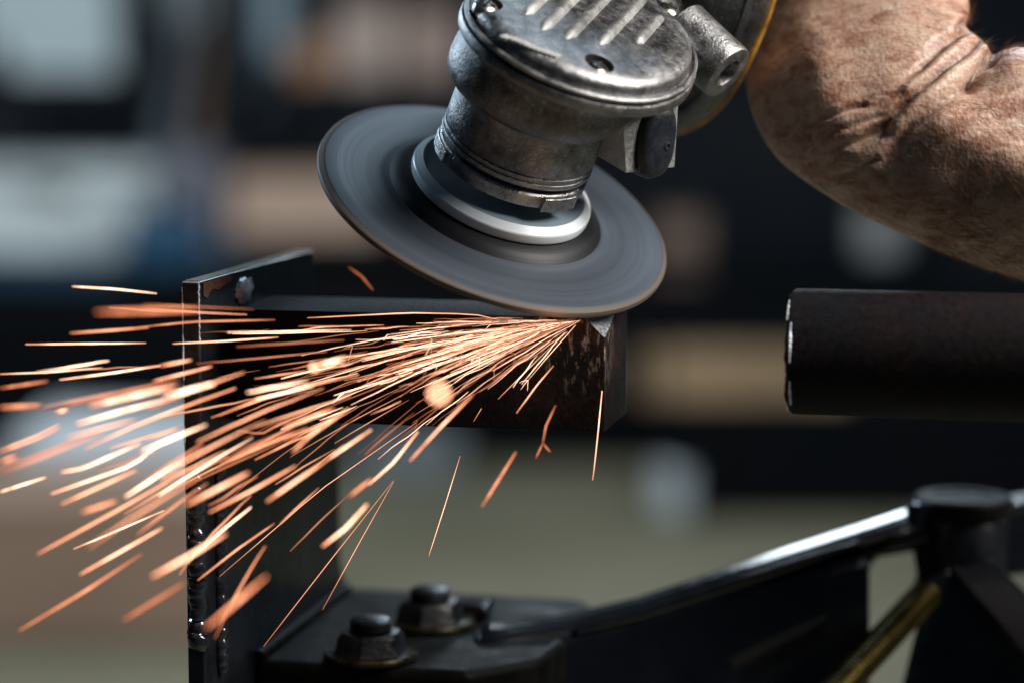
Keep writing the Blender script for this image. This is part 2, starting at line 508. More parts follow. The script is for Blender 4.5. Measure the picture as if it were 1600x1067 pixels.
def hall():
    fm, n, l, bs = mat_new('workshop_floor')
    tc = n.new('ShaderNodeTexCoord').outputs['Object']
    nz = noise_node(n, l, tc, 1.6, 6)
    rp = ramp(n, [(0.3, (0.150, 0.140, 0.092)), (0.7, (0.215, 0.200, 0.138))])
    l.new(nz.outputs[0], rp.inputs[0]); l.new(rp.outputs[0], bs.inputs['Base Color'])
    bs.inputs['Roughness'].default_value = 0.7
    fl = mesh('floor', [(-4, -1.0, 0), (4, -1.0, 0), (4, 10, 0), (-4, 10, 0)], [(0, 1, 2, 3)], fm, smooth=0)
    fl['kind'] = 'structure'
    wm = simple('navy_wall', (0.006, 0.011, 0.019), 0.8, nscale=2, var=0.35)
    wl = mesh('wall', [(-4, 10, 0), (4, 10, 0), (4, 10, 2.6), (-4, 10, 2.6)], [(0, 1, 2, 3)], wm, smooth=0)
    wl['kind'] = 'structure'

    def ext(px0, px1, py0, py1, d):
        a = W(px0, py0, d); b = W(px1, py1, d)
        return min(a.x, b.x), max(a.x, b.x), min(a.z, b.z), max(a.z, b.z), a.y

    def carton(px0, px1, py0, py1, d, depth, col, label, cat='carton', group=None, lift=None):
        x0, x1, z0, z1, y = ext(px0, px1, py0, py1, d)
        m = simple('carton_' + label[:12].replace(' ', '_'), col, 0.8, nscale=3, var=0.12)
        t = thing('carton', ((x0 + x1) / 2, y, z0), label, cat, group)
        box('body', O0, XYZ, (x0, y, z0), (x1, y + depth, z1 - 0.004), m, t, 0.006)
        xm = (x0 + x1) / 2
        box('lid_flap', O0, XYZ, (x0 - 0.002, y - 0.002, z1 - 0.003), (xm - 0.003, y + depth, z1 + 0.004), m, t)
        box('lid_flap', O0, XYZ, (xm + 0.003, y - 0.002, z1 - 0.003), (x1 + 0.002, y + depth, z1 + 0.004), m, t)
        return t

    # long low rack carrying the cartons
    rk = simple('dark_rack_steel', (0.006, 0.008, 0.012), 0.6, nscale=5, var=0.3)
    def rack(px0, px1, levels, d, depth, label, thick=0.03):
        x0, x1, _, _, y = ext(px0, px1, 300, 400, d)
        zs = [W(800, p, d).z for p in levels]
        t = thing('storage_rack', ((x0 + x1) / 2, y, 0), label, 'rack')
        for xx in (x0, x1 - 0.05):
            for yy in (y, y + depth - 0.05):
                box('upright', O0, XYZ, (xx, yy, 0), (xx + 0.05, yy + 0.05, max(zs) + 0.55), rk, t)
        for z in zs:
            box('shelf', O0, XYZ, (x0 + 0.004, y + 0.004, z - thick), (x1 - 0.004, y + depth - 0.004, z), rk, t)
        return t
    rack(330, 760, [128, 372], 7.6, 0.5, 'dark steel rack holding the pinkish cartons behind the disc', 0.04)
    carton(455, 515, 62, 126, 7.62, 0.3, (0.50, 0.26, 0.15), 'small orange brown carton at the left end of the upper rack shelf')
    carton(526, 612, 8, 126, 7.62, 0.35, (0.60, 0.46, 0.40), 'tall pale pinkish carton on the upper rack shelf')
    carton(628, 715, 18, 126, 7.62, 0.35, (0.48, 0.34, 0.29), 'dusky pink carton beside the grinder head on the upper shelf')
    carton(358, 590, 280, 370, 7.62, 0.4, (0.80, 0.55, 0.42), 'wide salmon coloured carton on the lower rack shelf')
    # white chest and blue drum at the left
    x0, x1, z0, z1, y = ext(-120, 235, 262, 408, 6.6)
    t = thing('white_chest', ((x0 + x1) / 2, y, z0), 'blurred white chest with a lid at the left edge above the bench', 'chest')
    wmat = simple('white_enamel', (0.66, 0.73, 0.76), 0.4, nscale=6, var=0.35)
    box('body', O0, XYZ, (x0, y, z0), (x1, y + 0.45, z1 - 0.05), wmat, t, 0.02)
    box('lid', O0, XYZ, (x0 - 0.008, y - 0.012, z1 - 0.046), (x1 + 0.008, y + 0.46, z1), wmat, t, 0.012)
    box('handle', O0, XYZ, (x1 - 0.3, y - 0.03, z1 - 0.07), (x1 - 0.2, y - 0.013, z1 - 0.055), rk, t)
    blue_b = simple('blue_bench_paint', (0.012, 0.05, 0.10), 0.5, nscale=4, var=0.2)
    bt = thing('work_bench', ((x0 + x1) / 2, y, 0), 'dark workbench carrying the white chest at the left', 'bench')
    box('top', O0, XYZ, (x0 - 0.2, y - 0.06, z0 - 0.06), (x1 + 0.22, y + 0.6, z0 - 0.002), blue_b, bt, 0.004)
    for xx in (x0 - 0.15, x1 + 0.1):
        for yy in (y, y + 0.5):
            box('leg', O0, XYZ, (xx, yy, 0), (xx + 0.06, yy + 0.06, z0 - 0.061), rk, bt)
    c = W(262, 408, 6.5)
    tb = thing('blue_canister', (c.x, c.y, z0), 'blue canister at the right end of the white chest', 'canister')
    blue = simple('blue_enamel', (0.02, 0.085, 0.17), 0.45, nscale=4, var=0.15)
    h = W(262, 330, 6.5).z - z0
    b0 = Vector((c.x, c.y - 0.02, z0))
    lathe('body', b0, Vector((0, 0, 1)), [(0.105, 0), (0.11, 0.005), (0.11, h * 0.48), (0.106, h * 0.5), (0.11, h * 0.52), (0.11, h - 0.02), (0.10, h)], blue, tb, 32)
    lathe('cap', b0, Vector((0, 0, 1)), [(0.03, h - 0.001), (0.03, h + 0.03), (0.02, h + 0.035)], rk, tb, 20)
    mv = W(300, 245, 6.9)
    carton(255, 345, 236, 408, 6.75, 0.25, (0.17, 0.17, 0.21), 'mauve grey carton between the white chest and the salmon carton')

    # bright sheet metal stack low at the left, sand coloured pallet load in front of it
    x0, x1, z0, z1, y = ext(10, 420, 692, 775, 4.9)
    st = thing('sheet_stack', ((x0 + x1) / 2, y, 0), 'stack of bright galvanised sheets low behind the upright plate', 'sheet stack')
    zn = simple('galvanised_sheet', (0.74, 0.79, 0.84), 0.5, nscale=4, var=0.1)
    k = 5
    for i in range(k):
        za = z0 + (z1 - z0) * i / k
        box('sheet', O0, XYZ, (x0 + 0.01 * (i % 2), y + 0.012 * (i % 3), za), (x1 - 0.008 * (i % 3), y + 0.5, za + (z1 - z0) / k - 0.003), zn, st)
    for xx in (x0 + 0.05, x1 - 0.12):
        box('support', O0, XYZ, (xx, y + 0.03, 0), (xx + 0.06, y + 0.45, z0 - 0.002), rk, st)
    x0, x1, z0, z1, y = ext(-160, 300, 790, 1120, 4.4)
    carton(-160, 470, 790, 1012, 4.4, 0.4, (0.34, 0.23, 0.17), 'large sand brown carton standing low behind the upright plate')

    # right side: tan beam on a black crate, pale drum
    x0, x1, z0, z1, y = ext(1005, 1330, 560, 628, 5.6)
    tb2 = thing('timber_beam', ((x0 + x1) / 2, y, z0), 'tan timber beam lying between the bar end and the pipe', 'beam')
    tim = simple('tan_timber', (0.36, 0.24, 0.14), 0.75, nscale=6, var=0.2)
    box('timber', O0, XYZ, (x0, y, z0), (x1, y + 0.2, z1), tim, tb2, 0.006)
    box('end_strap', O0, XYZ, (x0 + 0.03, y - 0.004, z0 - 0.004), (x0 + 0.05, y + 0.204, z1 + 0.004), rk, tb2)
    x0, x1, z0b, z1b, y2 = ext(1050, 1700, 634, 770, 5.6)
    cr = thing('black_crate', ((x0 + x1) / 2, y2, 0), 'black crate standing under the tan timber beam', 'crate')
    bk = simple('black_crate_board', (0.003, 0.004, 0.006), 0.9, nscale=5, var=0.3)
    bk.node_tree.nodes['Principled BSDF'].inputs['Specular IOR Level'].default_value = 0.1
    rk.node_tree.nodes['Principled BSDF'].inputs['Specular IOR Level'].default_value = 0.15
    top = z0 - 0.004
    for i in range(4):
        za = top * i / 4
        box('board', O0, XYZ, (x0, y2 + 0.01, za + 0.004), (x1, y2 + 0.3, za + top / 4 - 0.004), bk, cr)
    for xx in (x0 + 0.04, x1 - 0.12):
        box('batten', O0, XYZ, (xx, y2 - 0.012, 0), (xx + 0.06, y2 + 0.008, top - 0.01), bk, cr)
    def drum(px, py0, py1, d, r, col, label):
        p = W(px, py1, d)
        h = W(px, py0, d).z - p.z
        base = Vector((p.x, p.y, p.z))
        m = simple('drum_' + label[:8].replace(' ', '_'), col, 0.45, nscale=3, var=0.1)
        t = thing('canister', base, label, 'canister')
        lathe('body', base, Vector((0, 0, 1)), [(r * .95, 0), (r, 0.006), (r, h * .3), (r * .97, h * .32), (r, h * .34), (r, h * .95), (r * .9, h)], m, t, 32)
        lathe('cap', base, Vector((0, 0, 1)), [(r * .35, h - .001), (r * .35, h + .015), (r * .2, h + .02)], rk, t, 20)
        return t
    p = W(1062, 800, 5.3)
    drum(1058, 728, 800, 5.68, 0.058, (0.52, 0.57, 0.62), 'pale grey canister left of the black crate')
    drum(1378, 325, 399, 7.28, 0.072, (0.48, 0.48, 0.48), 'pale canister seen under the wrist')
    carton(1025, 1100, 345, 435, 7.2, 0.25, (0.30, 0.20, 0.155), 'dull brown carton just right of the disc')
    carton(560, 720, 690, 754, 6.06, 0.2, (0.19, 0.215, 0.235), 'grey carton on the floor behind the sparks under the bar')
    # shelves that carry them
    rack(985, 1500, [400, 437], 7.15, 0.4, 'dark rack behind the disc and the wrist', 0.02)
    carton(470, 720, 395, 574, 8.2, 0.3, (0.085, 0.10, 0.125), 'slate grey carton behind the upright plate and the disc')
    # plinth under low canister and carton (dark machine bed across the hall)
    x0, x1, z0, z1, y = ext(-250, 1750, 474, 690, 6.3)
    mb = thing('machine_bed', ((x0 + x1) / 2, y, 0), 'long dark machine bed across the hall behind the bar', 'machine')
    z0 = 0.015
    box('bed', O0, XYZ, (x0, y, z0 + 0.02), (x1, y + 0.5, z1), bk, mb, 0.02)
    for xx in (x0 + 0.02, x1 - 0.18):
        box('foot', O0, XYZ, (xx, y + 0.05, 0), (xx + 0.16, y + 0.45, z0 + 0.018), bk, mb)
    # covered heap under the windows
    def heap(px0, px1, pyt, d, label, seed, col=(0.007, 0.010, 0.016)):
        x0, x1, z0, z1, y = ext(px0, px1, pyt, 400, d)
        hm = simple('dark_tarpaulin', col, 0.7, nscale=4, var=0.4)
        nx, ny = 36, 20
        vs, fs = [], []
        for j in range(ny + 1):
            for i in range(nx + 1):
                u, v = i / nx, j / ny
                e = (math.sin(math.pi * u) ** 0.45) * (math.sin(math.pi * v) ** 0.35)
                q = Vector((u * 4 + seed, v * 3, seed))
                h = z1 * e * (0.80 + 0.42 * noise.noise(q) + 0.16 * noise.noise(q * 3))
                vs.append((x0 + (x1 - x0) * u, y + 0.7 * v, max(0, h)))
        for j in range(ny):
            for i in range(nx):
                k = j * (nx + 1) + i
                fs.append((k, k + 1, k + nx + 2, k + nx + 1))
        fs.append(tuple(range(nx + 1)) [::-1] + tuple((ny) * (nx + 1) + i for i in range(nx + 1)))
        o = mesh('covered_heap', vs, fs, hm, None, 70)
        tag(o, label, 'heap')
    heap(90, 480, -30, 8.6, 'dark tarpaulin heap under the two narrower windows', 1.7)
    heap(-300, 190, 55, 8.7, 'dark tarpaulin heap under the large window', 5.2)
    # lengths of pipe leaning against the far wall
    for k, (xa, ya, xb, yb, r, col, lab) in enumerate((
            (215, 470, 300, -60, 0.035, (0.16, 0.20, 0.25), 'grey blue pipe leaning behind the heap, leftmost of three'),
            (285, 470, 335, -60, 0.028, (0.30, 0.20, 0.15), 'rust brown pipe leaning behind the heap, middle of three'),
            (440, 470, 385, -60, 0.032, (0.10, 0.13, 0.17), 'dark grey pipe leaning the other way, rightmost of three'))):
        pa, pb = W(xa, ya, 8.2), W(xb, yb, 8.5)
        ax = pb - pa
        lathe_o = lathe('leaning_pipe', pa - ax * (pa.z / ax.z), ax, [(r * 0.8, 0.02), (r * 0.82, 0.0), (r, 0.002), (r, ax.length * 1.9), (r * 0.82, ax.length * 1.9 + 0.002), (r * 0.8, ax.length * 1.9 - 0.02)], simple('leaning_pipe_paint', col, 0.5, nscale=5, var=0.3), None, 28)
        tag(lathe_o, lab, 'pipe', 'pipes leaning in the background')
    # windows high at the left
    fr = simple('window_frame_paint', (0.03, 0.035, 0.045), 0.6)
    def window(px0, px1, py0, py1, col, s, label):
        d = 9.6
        x0, x1, z0, z1, y = ext(px0, px1, py0, py1, d)
        y = 9.9
        t = thing('window', ((x0 + x1) / 2, y, z0), label, 'window', 'windows in the far wall')
        pm = emit('daylit_pane', col, s)
        box('frame', O0, XYZ, (x0 - 0.05, y + 0.01, z0 - 0.05), (x1 + 0.05, y + 0.06, z0 - 0.002), fr, t)
        box('frame', O0, XYZ, (x0 - 0.05, y + 0.01, z1 + 0.002), (x1 + 0.05, y + 0.06, z1 + 0.05), fr, t)
        box('frame', O0, XYZ, (x0 - 0.05, y + 0.01, z0), (x0 - 0.002, y + 0.06, z1), fr, t)
        box('frame', O0, XYZ, (x1 + 0.002, y + 0.01, z0), (x1 + 0.05, y + 0.06, z1), fr, t)
        box('pane', O0, XYZ, (x0, y + 0.03, z0), (x1, y + 0.036, z1), pm, t)
    window(-60, 165, -200, 118, (0.60, 0.74, 0.80), 0.28, 'large daylit window at the upper left corner')
    window(250, 312, -200, 34, (0.55, 0.66, 0.70), 0.26, 'narrow daylit window second from the left edge')
    window(372, 442, -200, 92, (0.34, 0.47, 0.56), 0.25, 'bluish daylit window left of the pinkish cartons')
hall()

# ------------------------------------------------------------------ black bracket with cross bar
ANG = R_(12.4)
A = Vector((math.cos(ANG), -math.sin(ANG), 0))
B = Vector((math.sin(ANG), math.cos(ANG), 0))
Z = Vector((0, 0, 1))
PL = W(283, 440, 0.80)          # near upper left corner of the upright plate
PC = W(945, 497, 0.8035)        # near upper corner of the bar end
base_pt = W(560, 985, 0.9)
zb = W(640, 940, 0.955).z       # top of the foot plate
TH = 0.0063

def bracket():
    t = thing('steel_bracket', (PL.x, PL.y, zb - 0.05), 'black painted steel bracket whose rusty bar is being ground', 'bracket')
    # upright plate: narrow above, deeper below the bar with a rounded inner corner
    h0 = zb - PL.z
    prof = [(0, 0.0), (0.128, 0.0), (0.128, -0.052), (0.150, -0.058), (0.161, -0.066)]
    prof += [(0.161, h0 + 0.014), (0.161 + 0.004, h0 + 0.005), (0.161 + 0.014, h0 + 0.0005), (0.175, h0 - 0.05), (0.0, h0 - 0.05)]
    pts = [PL + B * b + Z * z for b, z in prof]
    pl = prism('upright_plate', pts, A * TH, M['blackpaint'], t, 0.0009, 3)
    # edge highlight on the near rim of the plate, built as thin irregular pale strips
    def worn(p0, p1, n, r, name, mat):  # lays a pale highlight strip along an edge
        ps, rs = [], []
        for i in range(n):
            f = i / (n - 1)
            q = p0.lerp(p1, f)
            q = q + Vector((noise.noise((f * 40, r * 1e4, 1)), noise.noise((f * 40, 5, r * 1e4)), 0)) * 0.00022
            ps.append(q)
            rs.append(r * (0.35 + 0.9 * abs(noise.noise((f * 55, 9, r * 1e4)))))
        return tube(name, ps, rs, mat, pl, 6)
    worn(PL + B * 0.0003 + A * 0.0003 - Z * 0.002, PL + B * 0.0003 + A * 0.0003 - Z * 0.058, 60, 0.0006, 'edge_highlight', M['bare'])
    worn(PL + B * 0.0003 + A * (TH - 0.0003) - Z * 0.001, PL + B * 0.0003 + A * (TH - 0.0003) - Z * 0.020, 30, 0.00045, 'edge_highlight', M['bare'])
    worn(PL + B * 0.0003 + A * 0.0005 - Z * 0.0003, PL + B * 0.0003 + A * (TH - 0.0003) - Z * 0.0003, 12, 0.00045, 'edge_highlight', M['bare'])
    # burr and rust chip on the top corner
    rm = rusty('edge_rust', 1.0, (0.03, 0.02, 0.015))
    vs = []
    random.seed(3)
    for i in range(9):
        b = 0.003 + i * 0.0036
        vs.append(PL + B * b + A * (TH + 0.0002) - Z * 0.0008)
    for i in range(8, -1, -1):
        b = 0.003 + i * 0.0036
        vs.append(PL + B * b + A * (TH + 0.0002) - Z * (0.0012 + (0.006 - i * 0.0005) * random.uniform(0.5, 1)))
    prism('rust_chip', vs, A * 0.00025, rm, pl)
    # paint worn off the top edge
    tp = simple('worn_top_edge', (0.16, 0.15, 0.115), 0.45, metal=0.4, nscale=300, var=0.5, bumpd=0.0004)
    box('worn_top', PL, (A, B, Z), (0.0007, 0.0015, 0.0), (TH - 0.0007, 0.126, 0.0002), tp, pl)
    # bare weld spatter on the plate face
    sp = PL + B * 0.0445 + A * TH - Z * 0.0075
    vs, fs = [], []
    bm = bmesh.new()
    bmesh.ops.create_icosphere(bm, subdivisions=3, radius=1.0)
    for v in bm.verts:
        k = 1 + 0.5 * noise.noise(v.co * 2.2) + 0.3 * noise.noise(v.co * 6)
        v.co = v.co * k
    me = bpy.data.meshes.new('spatter')
    for v in bm.verts:
        q = v.co
        v.co = sp + B * (q.x * 0.0085) + Z * (q.y * 0.0048) + A * (q.z * 0.0016)
    bm.to_mesh(me); bm.free()
    me.materials.append(M['bare'])
    finish(link(bpy.data.objects.new('weld_spatter', me), pl), 60)
    # cross bar
    bw, bh = 0.045, 0.0385
    fm = rusty('rusty_bar', 0.5, (0.0045, 0.0045, 0.005), streak=tuple(PC - Z * 0.006 - A * 0.008))
    L = (PC - PL).dot(A) - TH + 0.0
    L = (PC - (PL + A * TH)).dot(A)
    bm = bmesh.new()
    cs = []
    for a in (-L, 0):
        for b in (0, bw):
            for z in (-bh, 0):
                cs.append(bm.verts.new(PC + A * a + B * b + Z * z))
    for f in [(0, 1, 3, 2), (4, 6, 7, 5), (0, 4, 5, 1), (2, 3, 7, 6), (0, 2, 6, 4), (1, 5, 7, 3)]:
        bm.faces.new([cs[i] for i in f])
    bmesh.ops.recalc_face_normals(bm, faces=bm.faces)
    bmesh.ops.bevel(bm, geom=[e for e in bm.edges], offset=0.0009, segments=2, affect='EDGES', profile=0.6)
    p1, p2, p3 = PC - A * 0.0070 + Z * 0.0003, PC + B * 0.022, PC - Z * 0.0068
    nn = (p2 - p1).cross(p3 - p1).normalized()
    if nn.dot(A + Z - B) < 0:
        nn = -nn
    r = bmesh.ops.bisect_plane(bm, geom=bm.verts[:] + bm.edges[:] + bm.faces[:], plane_co=p1, plane_no=nn, clear_outer=True)
    ed = [e for e in r['geom_cut'] if isinstance(e, bmesh.types.BMEdge)]
    cap = bmesh.ops.contextual_create(bm, geom=ed)
    for f in cap['faces']:
        f.material_index = 1
    me = bpy.data.meshes.new('cross_bar')
    bm.to_mesh(me); bm.free()
    me.materials.append(fm)
    gm, n, l, bs = mat_new('fresh_ground_steel')
    tc = n.new('ShaderNodeTexCoord').outputs['Object']
    s = noise_node(n, l, tc, 1.0, 4, 0.7, 0, ((0, R_(14), R_(12.4)), (60, 900, 900)))
    rp = ramp(n, [(0.38, (0.12, 0.14, 0.16)), (0.56, (0.55, 0.58, 0.6)), (0.7, (0.9, 0.92, 0.93))])
    l.new(s.outputs[0], rp.inputs[0]); l.new(rp.outputs[0], bs.inputs['Base Color'])
    bs.inputs['Metallic'].default_value = 0.8
    bs.inputs['Roughness'].default_value = 0.42
    bump(n, l, s.outputs[0], 0.5, 0.0003, bs)
    me.materials.append(gm)
    cb = link(bpy.data.objects.new('cross_bar', me), t)
    cb['label'] = 'rusty square bar with a freshly ground corner'
    finish(cb, 30)
    # foot plate with skirt
    o = PL + A * TH
    z0 = zb - PL.z
    pts = [o + A * a + B * b + Z * z0 for a, b in
           [(0.001, 0.050), (0.078, 0.050), (0.100, 0.075), (0.108, 0.150), (0.098, 0.172), (0.001, 0.172)]]
    prism('foot_plate', pts, Z * -0.05, M['footpaint'], t, 0.0035, 4)
    # fillet weld along the inside of the foot
    def bead(name, p0, p1, r, n, mat, squash=1.0):
        v, f, rs, ps = [], [], [], []
        for i in range(n * 5):
            q = i / (n * 5 - 1)
            ps.append(p0.lerp(p1, q) + Vector((noise.noise((q * 30, 0, r * 1e3)), noise.noise((q * 30, 7, r * 1e3)), 0)) * r * 0.22)
            rs.append(r * (0.85 + 0.05 * abs(math.sin(q * n * math.pi + 3 * noise.noise((q * 9, 1, 2)))) + 0.22 * noise.noise((q * 6, 3, r * 1e3))))
        return tube(name, ps, rs, mat, t, 14)
    bead('weld_bead', PL + A * 0.0040 - B * 0.0004 + Z * -0.0585, PL + A * 0.0040 - B * 0.0004 + Z * -0.124, 0.0034, 20, M['weld'])
    bead('weld_bead', PL + A * (TH + 0.0008) + B * 0.014 + Z * -0.060, PL + A * (TH + 0.0008) + B * 0.014 + Z * -0.135, 0.0028, 22, M['weld'])
    bead('weld_bead', o + A * 0.0012 + B * 0.052 + Z * (z0 + 0.001), o + A * 0.0012 + B * 0.165 + Z * (z0 + 0.001), 0.0028, 26, M['footpaint'])
    # two studs with nuts and washers
    def stud(px, py, d):
        c = W(px, py, d)
        c.z = zb
        ms = M['boltblack']
        lathe('washer', c, Z, [(0.0165, 0.0002), (0.0172, 0.0008), (0.0172, 0.0020), (0.0166, 0.0027), (0.008, 0.0027)], simple('worn_washer', (0.05, 0.044, 0.026), 0.28, metal=0.7, nscale=160, var=0.8), t, 40)
        rings = []
        for r, h in ((0.0124, 0.0024), (0.0130, 0.0029), (0.0124, 0.0040), (0.0114, 0.0085), (0.0102, 0.0099), (0.0086, 0.0102)):
            ring = []
            for i in range(36):
                th = 2 * math.pi * i / 36
                hexr = math.cos(math.pi / 6) / math.cos((th % (math.pi / 3)) - math.pi / 6)
                k = 1.0 + (hexr - 0.93) * (0.9 if 0.0026 < h < 0.0095 else 0.35)
                ring.append(c + Z * h + Vector((math.cos(th + 0.3), math.sin(th + 0.3), 0)) * r * k)
            rings.append(ring)
        loft('nut', rings, ms, t, smooth=25)
        pr = []
        h = 0.0103
        while h < 0.0138:
            pr += [(0.0070, h), (0.0078, h + 0.0006)]
            h += 0.0013
        pr += [(0.0070, h), (0.0062, h + 0.0006)]
        lathe('stud', c, Z, pr, ms, t, 28, 60)
    stud(580, 1030, 0.868)
    stud(672, 980, 0.916)
    # small lug at the far right of the foot plate
    c = W(742, 972, 0.93)
    box('lug', Vector((c.x, c.y, zb)), (A, B, Z), (-0.006, -0.006, 0.0003), (0.006, 0.008, 0.006), M['gloss_black'], t, 0.0015)
bracket()

# ------------------------------------------------------------------ pipe at the right
def pipe():
    p0 = W(1236, 549, 0.80)
    d = A.copy()
    t = thing('steel_pipe', p0 - Z * 0.021, 'dark rusty steel pipe end pointing left below the wrist', 'pipe')
    m = rusty('pipe_rust', 0.5, (0.0042, 0.0046, 0.006), None, 0.38)
    x, y, ax = basis(d)
    seg = 96
    rings = []
    prof = [(0.0168, 0.05, 0), (0.0168, 0.0015, 0), (0.0172, 0.0001, 1), (0.0192, -0.0002, 1), (0.0207, 0.0012, 1), (0.0208, 0.004, 0), (0.0208, 0.03, 0), (0.0208, 0.2, 0)]
    for r, h, j in prof:
        ring = []
        for i in range(seg):
            th = 2 * math.pi * i / seg
            jj = j * noise.noise((math.cos(th) * 5, math.sin(th) * 5, r * 900)) * 0.0009
            ring.append(p0 + ax * (h + jj) + (x * math.cos(th) + y * math.sin(th)) * (r + jj * 0.3))
        rings.append(ring)
    loft('tube_wall', rings, m, t, False, False, 35)
    # bright torn cut edge: short bare flecks round the rim
    cm = M['bare']
    for k, (a0, a1) in enumerate(((0.50, 0.93), (0.98, 1.62), (1.70, 1.86), (1.92, 2.42), (2.5, 2.66))):
        ps, rs = [], []
        n = 26
        for i in range(n):
            f = i / (n - 1)
            th = a0 + (a1 - a0) * f
            v = Z * math.cos(th) + (ax.cross(Z)).normalized() * math.sin(th)
            rr = 0.0209 if k % 2 else 0.0204
            ps.append(p0 + ax * (0.0016 if k % 2 else 0.0002) + v * rr)
            rs.append(0.0002 + 0.0008 * abs(noise.noise((f * 9, k, 2))) * math.sin(math.pi * (0.05 + 0.9 * f)))
        tube('torn_edge', ps, rs, cm, t, 6)
pipe()

# ------------------------------------------------------------------ machine arm, hub and screw at lower right
def machine():
    t = thing('pivot_arm_machine', W(1060, 1080, 0.95), 'glossy black machine arm rising to a round hub at lower right', 'machine arm')
    g = M['gloss_black']
    dx = lambda x: 0.885 + (x - 735) / 765 * 0.062
    up = [(735, 992), (800, 988), (900, 972), (1000, 948), (1110, 912), (1240, 868), (1340, 836), (1440, 803), (1510, 786)]
    lowr = [(1510, 856), (1440, 866), (1361, 880), (1361, 1190), (700, 1190), (735, 1065)]
    n = len(up)
    pts = [W(x, y, dx(x)) for x, y in up] + [W(x, y, dx(x)) for x, y in lowr]
    back = Vector((0, 0.024, 0))
    prism('arm_beam', pts, back, g, t, 0.0075, 6, smooth=60)
    web = [W(x, y, 0.93) for x, y in ((735, 1040), (862, 1030), (982, 990), (1100, 948), (1240, 908), (1359, 878), (1359, 1190), (700, 1190))]
    prism('web_plate', web, Vector((0, 0.024, 0)), M['blackpaint'], t, 0.001)
    # thin lip under the bright edge
    lip = [W(x, y + 12, dx(x) - 0.0005) for x, y in up[2:7]]
    tube('lip', lip, [0.0014, 0.002, 0.002, 0.002, 0.0012], g, t, 10)
    # hub
    hc = W(1503, 892, 0.955)
    lathe('pivot_hub', hc, Z, [(0.014, -0.012), (0.0165, -0.006), (0.0175, 0.004), (0.0175, 0.020), (0.0165, 0.0225)], M['blackpaint'], t, 48)
    lathe('hub_cap', hc, Z, [(0.0150, 0.0226), (0.0188, 0.0232), (0.0194, 0.0245), (0.0194, 0.0292), (0.0184, 0.0305), (0.012, 0.031), (0.011, 0.0302)], M['footpaint'], t, 48)
    c = W(1430, 796, 0.932)
    lathe('grease_nipple', c, Z, [(0.0035, -0.006), (0.0036, 0.0), (0.003, 0.002), (0.0015, 0.003)], g, t, 20)
    # arm going on to the right
    pts = [W(x, y, 0.955) for x, y in ((1540, 800), (1640, 778), (1760, 770), (1760, 880), (1560, 905), (1490, 905))]
    prism('rear_arm', pts, B * 0.03, g, t, 0.004, 4)
    # clevis under the hub
    pts = [W(x, y, 0.945) for x, y in ((1425, 855), (1520, 870), (1500, 905), (1462, 955), (1436, 968), (1418, 940), (1432, 900))]
    prism('clevis', pts, B * 0.016, M['blackpaint'], t, 0.002, 3)
    lathe('pin', W(1443, 928, 0.944), (-FW), [(0.004, -0.002), (0.004, 0.001), (0.003, 0.0018)], g, t, 20)
    # brace running down to the right
    p0, p1 = W(1472, 878, 0.94), W(1640, 1072, 0.90)
    q0, q1 = W(1540, 860, 0.94), W(1740, 1060, 0.90)
    hexa('brace', [p0, p1, q1, q0, p0 + B * 0.02 - Z * 0.01, p1 + B * 0.02 - Z * 0.01, q1 + B * 0.02 - Z * 0.01, q0 + B * 0.02 - Z * 0.01], g, t, 0.0022, 4)
    pts = [W(x, y, 0.938) for x, y in ((1450, 905), (1480, 890), (1660, 1100), (1400, 1110))]
    prism('side_sheet', pts, B * 0.004, M['blackpaint'], t, 0.0006)
    # threaded screw
    a, b = W(1290, 1096, 0.885), W(1446, 928, 0.935)
    ax = (b - a)
    ln = ax.length
    prof = []
    h = 0.0
    while h < ln:
        prof += [(0.0046, h), (0.0060, h + 0.0008), (0.0060, h + 0.0013), (0.0046, h + 0.0021)]
        h += 0.0022
    lathe('threaded_screw', a, ax, prof, M['brass'], t, 32, 20)['label'] = 'yellow plated threaded screw'
machine()

# ------------------------------------------------------------------ the angle grinder
PHI, CT = R_(22.0), 0.51
STT = math.sqrt(1 - CT * CT)
TW = -FW
def camv(x, y, z):
    return RT * x + UP * y + TW * z
E1 = camv(math.cos(PHI), -math.sin(PHI), 0)
E2 = camv(math.sin(PHI) * CT, math.cos(PHI) * CT, -STT)
EN = camv(math.sin(PHI) * STT, math.cos(PHI) * STT, CT)
DC = W(774, 317, 0.8375)
def G(a, b, c):
    return DC + (E1 * a + E2 * b + EN * c) * 0.001
US = R_(8)
UX = E1 * math.sin(US) + E2 * math.cos(US)
VX = E1 * math.cos(US) - E2 * math.sin(US)

def glathe(name, prof, mat, parent, seg=96, attr=False, smooth=35, cap0=True, cap1=True):
    return lathe(name, DC, EN, [(r * .001, c * .001) for r, c in prof], mat, parent, seg, smooth, E1, E2, cap0, cap1, attr)

def cover_pt(th, base):
    """plan outline of the gear head: round in front, long towards the motor, fuller at the button side"""
    d = math.atan2(math.sin(th - R_(14)), math.cos(th - R_(14)))
    r = base + 3.2 * math.exp(-(d / 0.40) ** 2)
    x, y = r * math.cos(th), r * math.sin(th)
    if y > 0:
        x += 0.10 * y
        y *= 1.70
    return x, y

def gring(base, c, a0=5.2, b0=0.0, seg=128, plain=False):
    out = []
    for i in range(seg):
        th = 2 * math.pi * i / seg
        x, y = (base * math.cos(th) * (0.86 if math.cos(th) > 0 else 1.0), base * math.sin(th)) if plain else cover_pt(th, base)
        out.append(G(a0 + x, b0 + y, c))
    return out

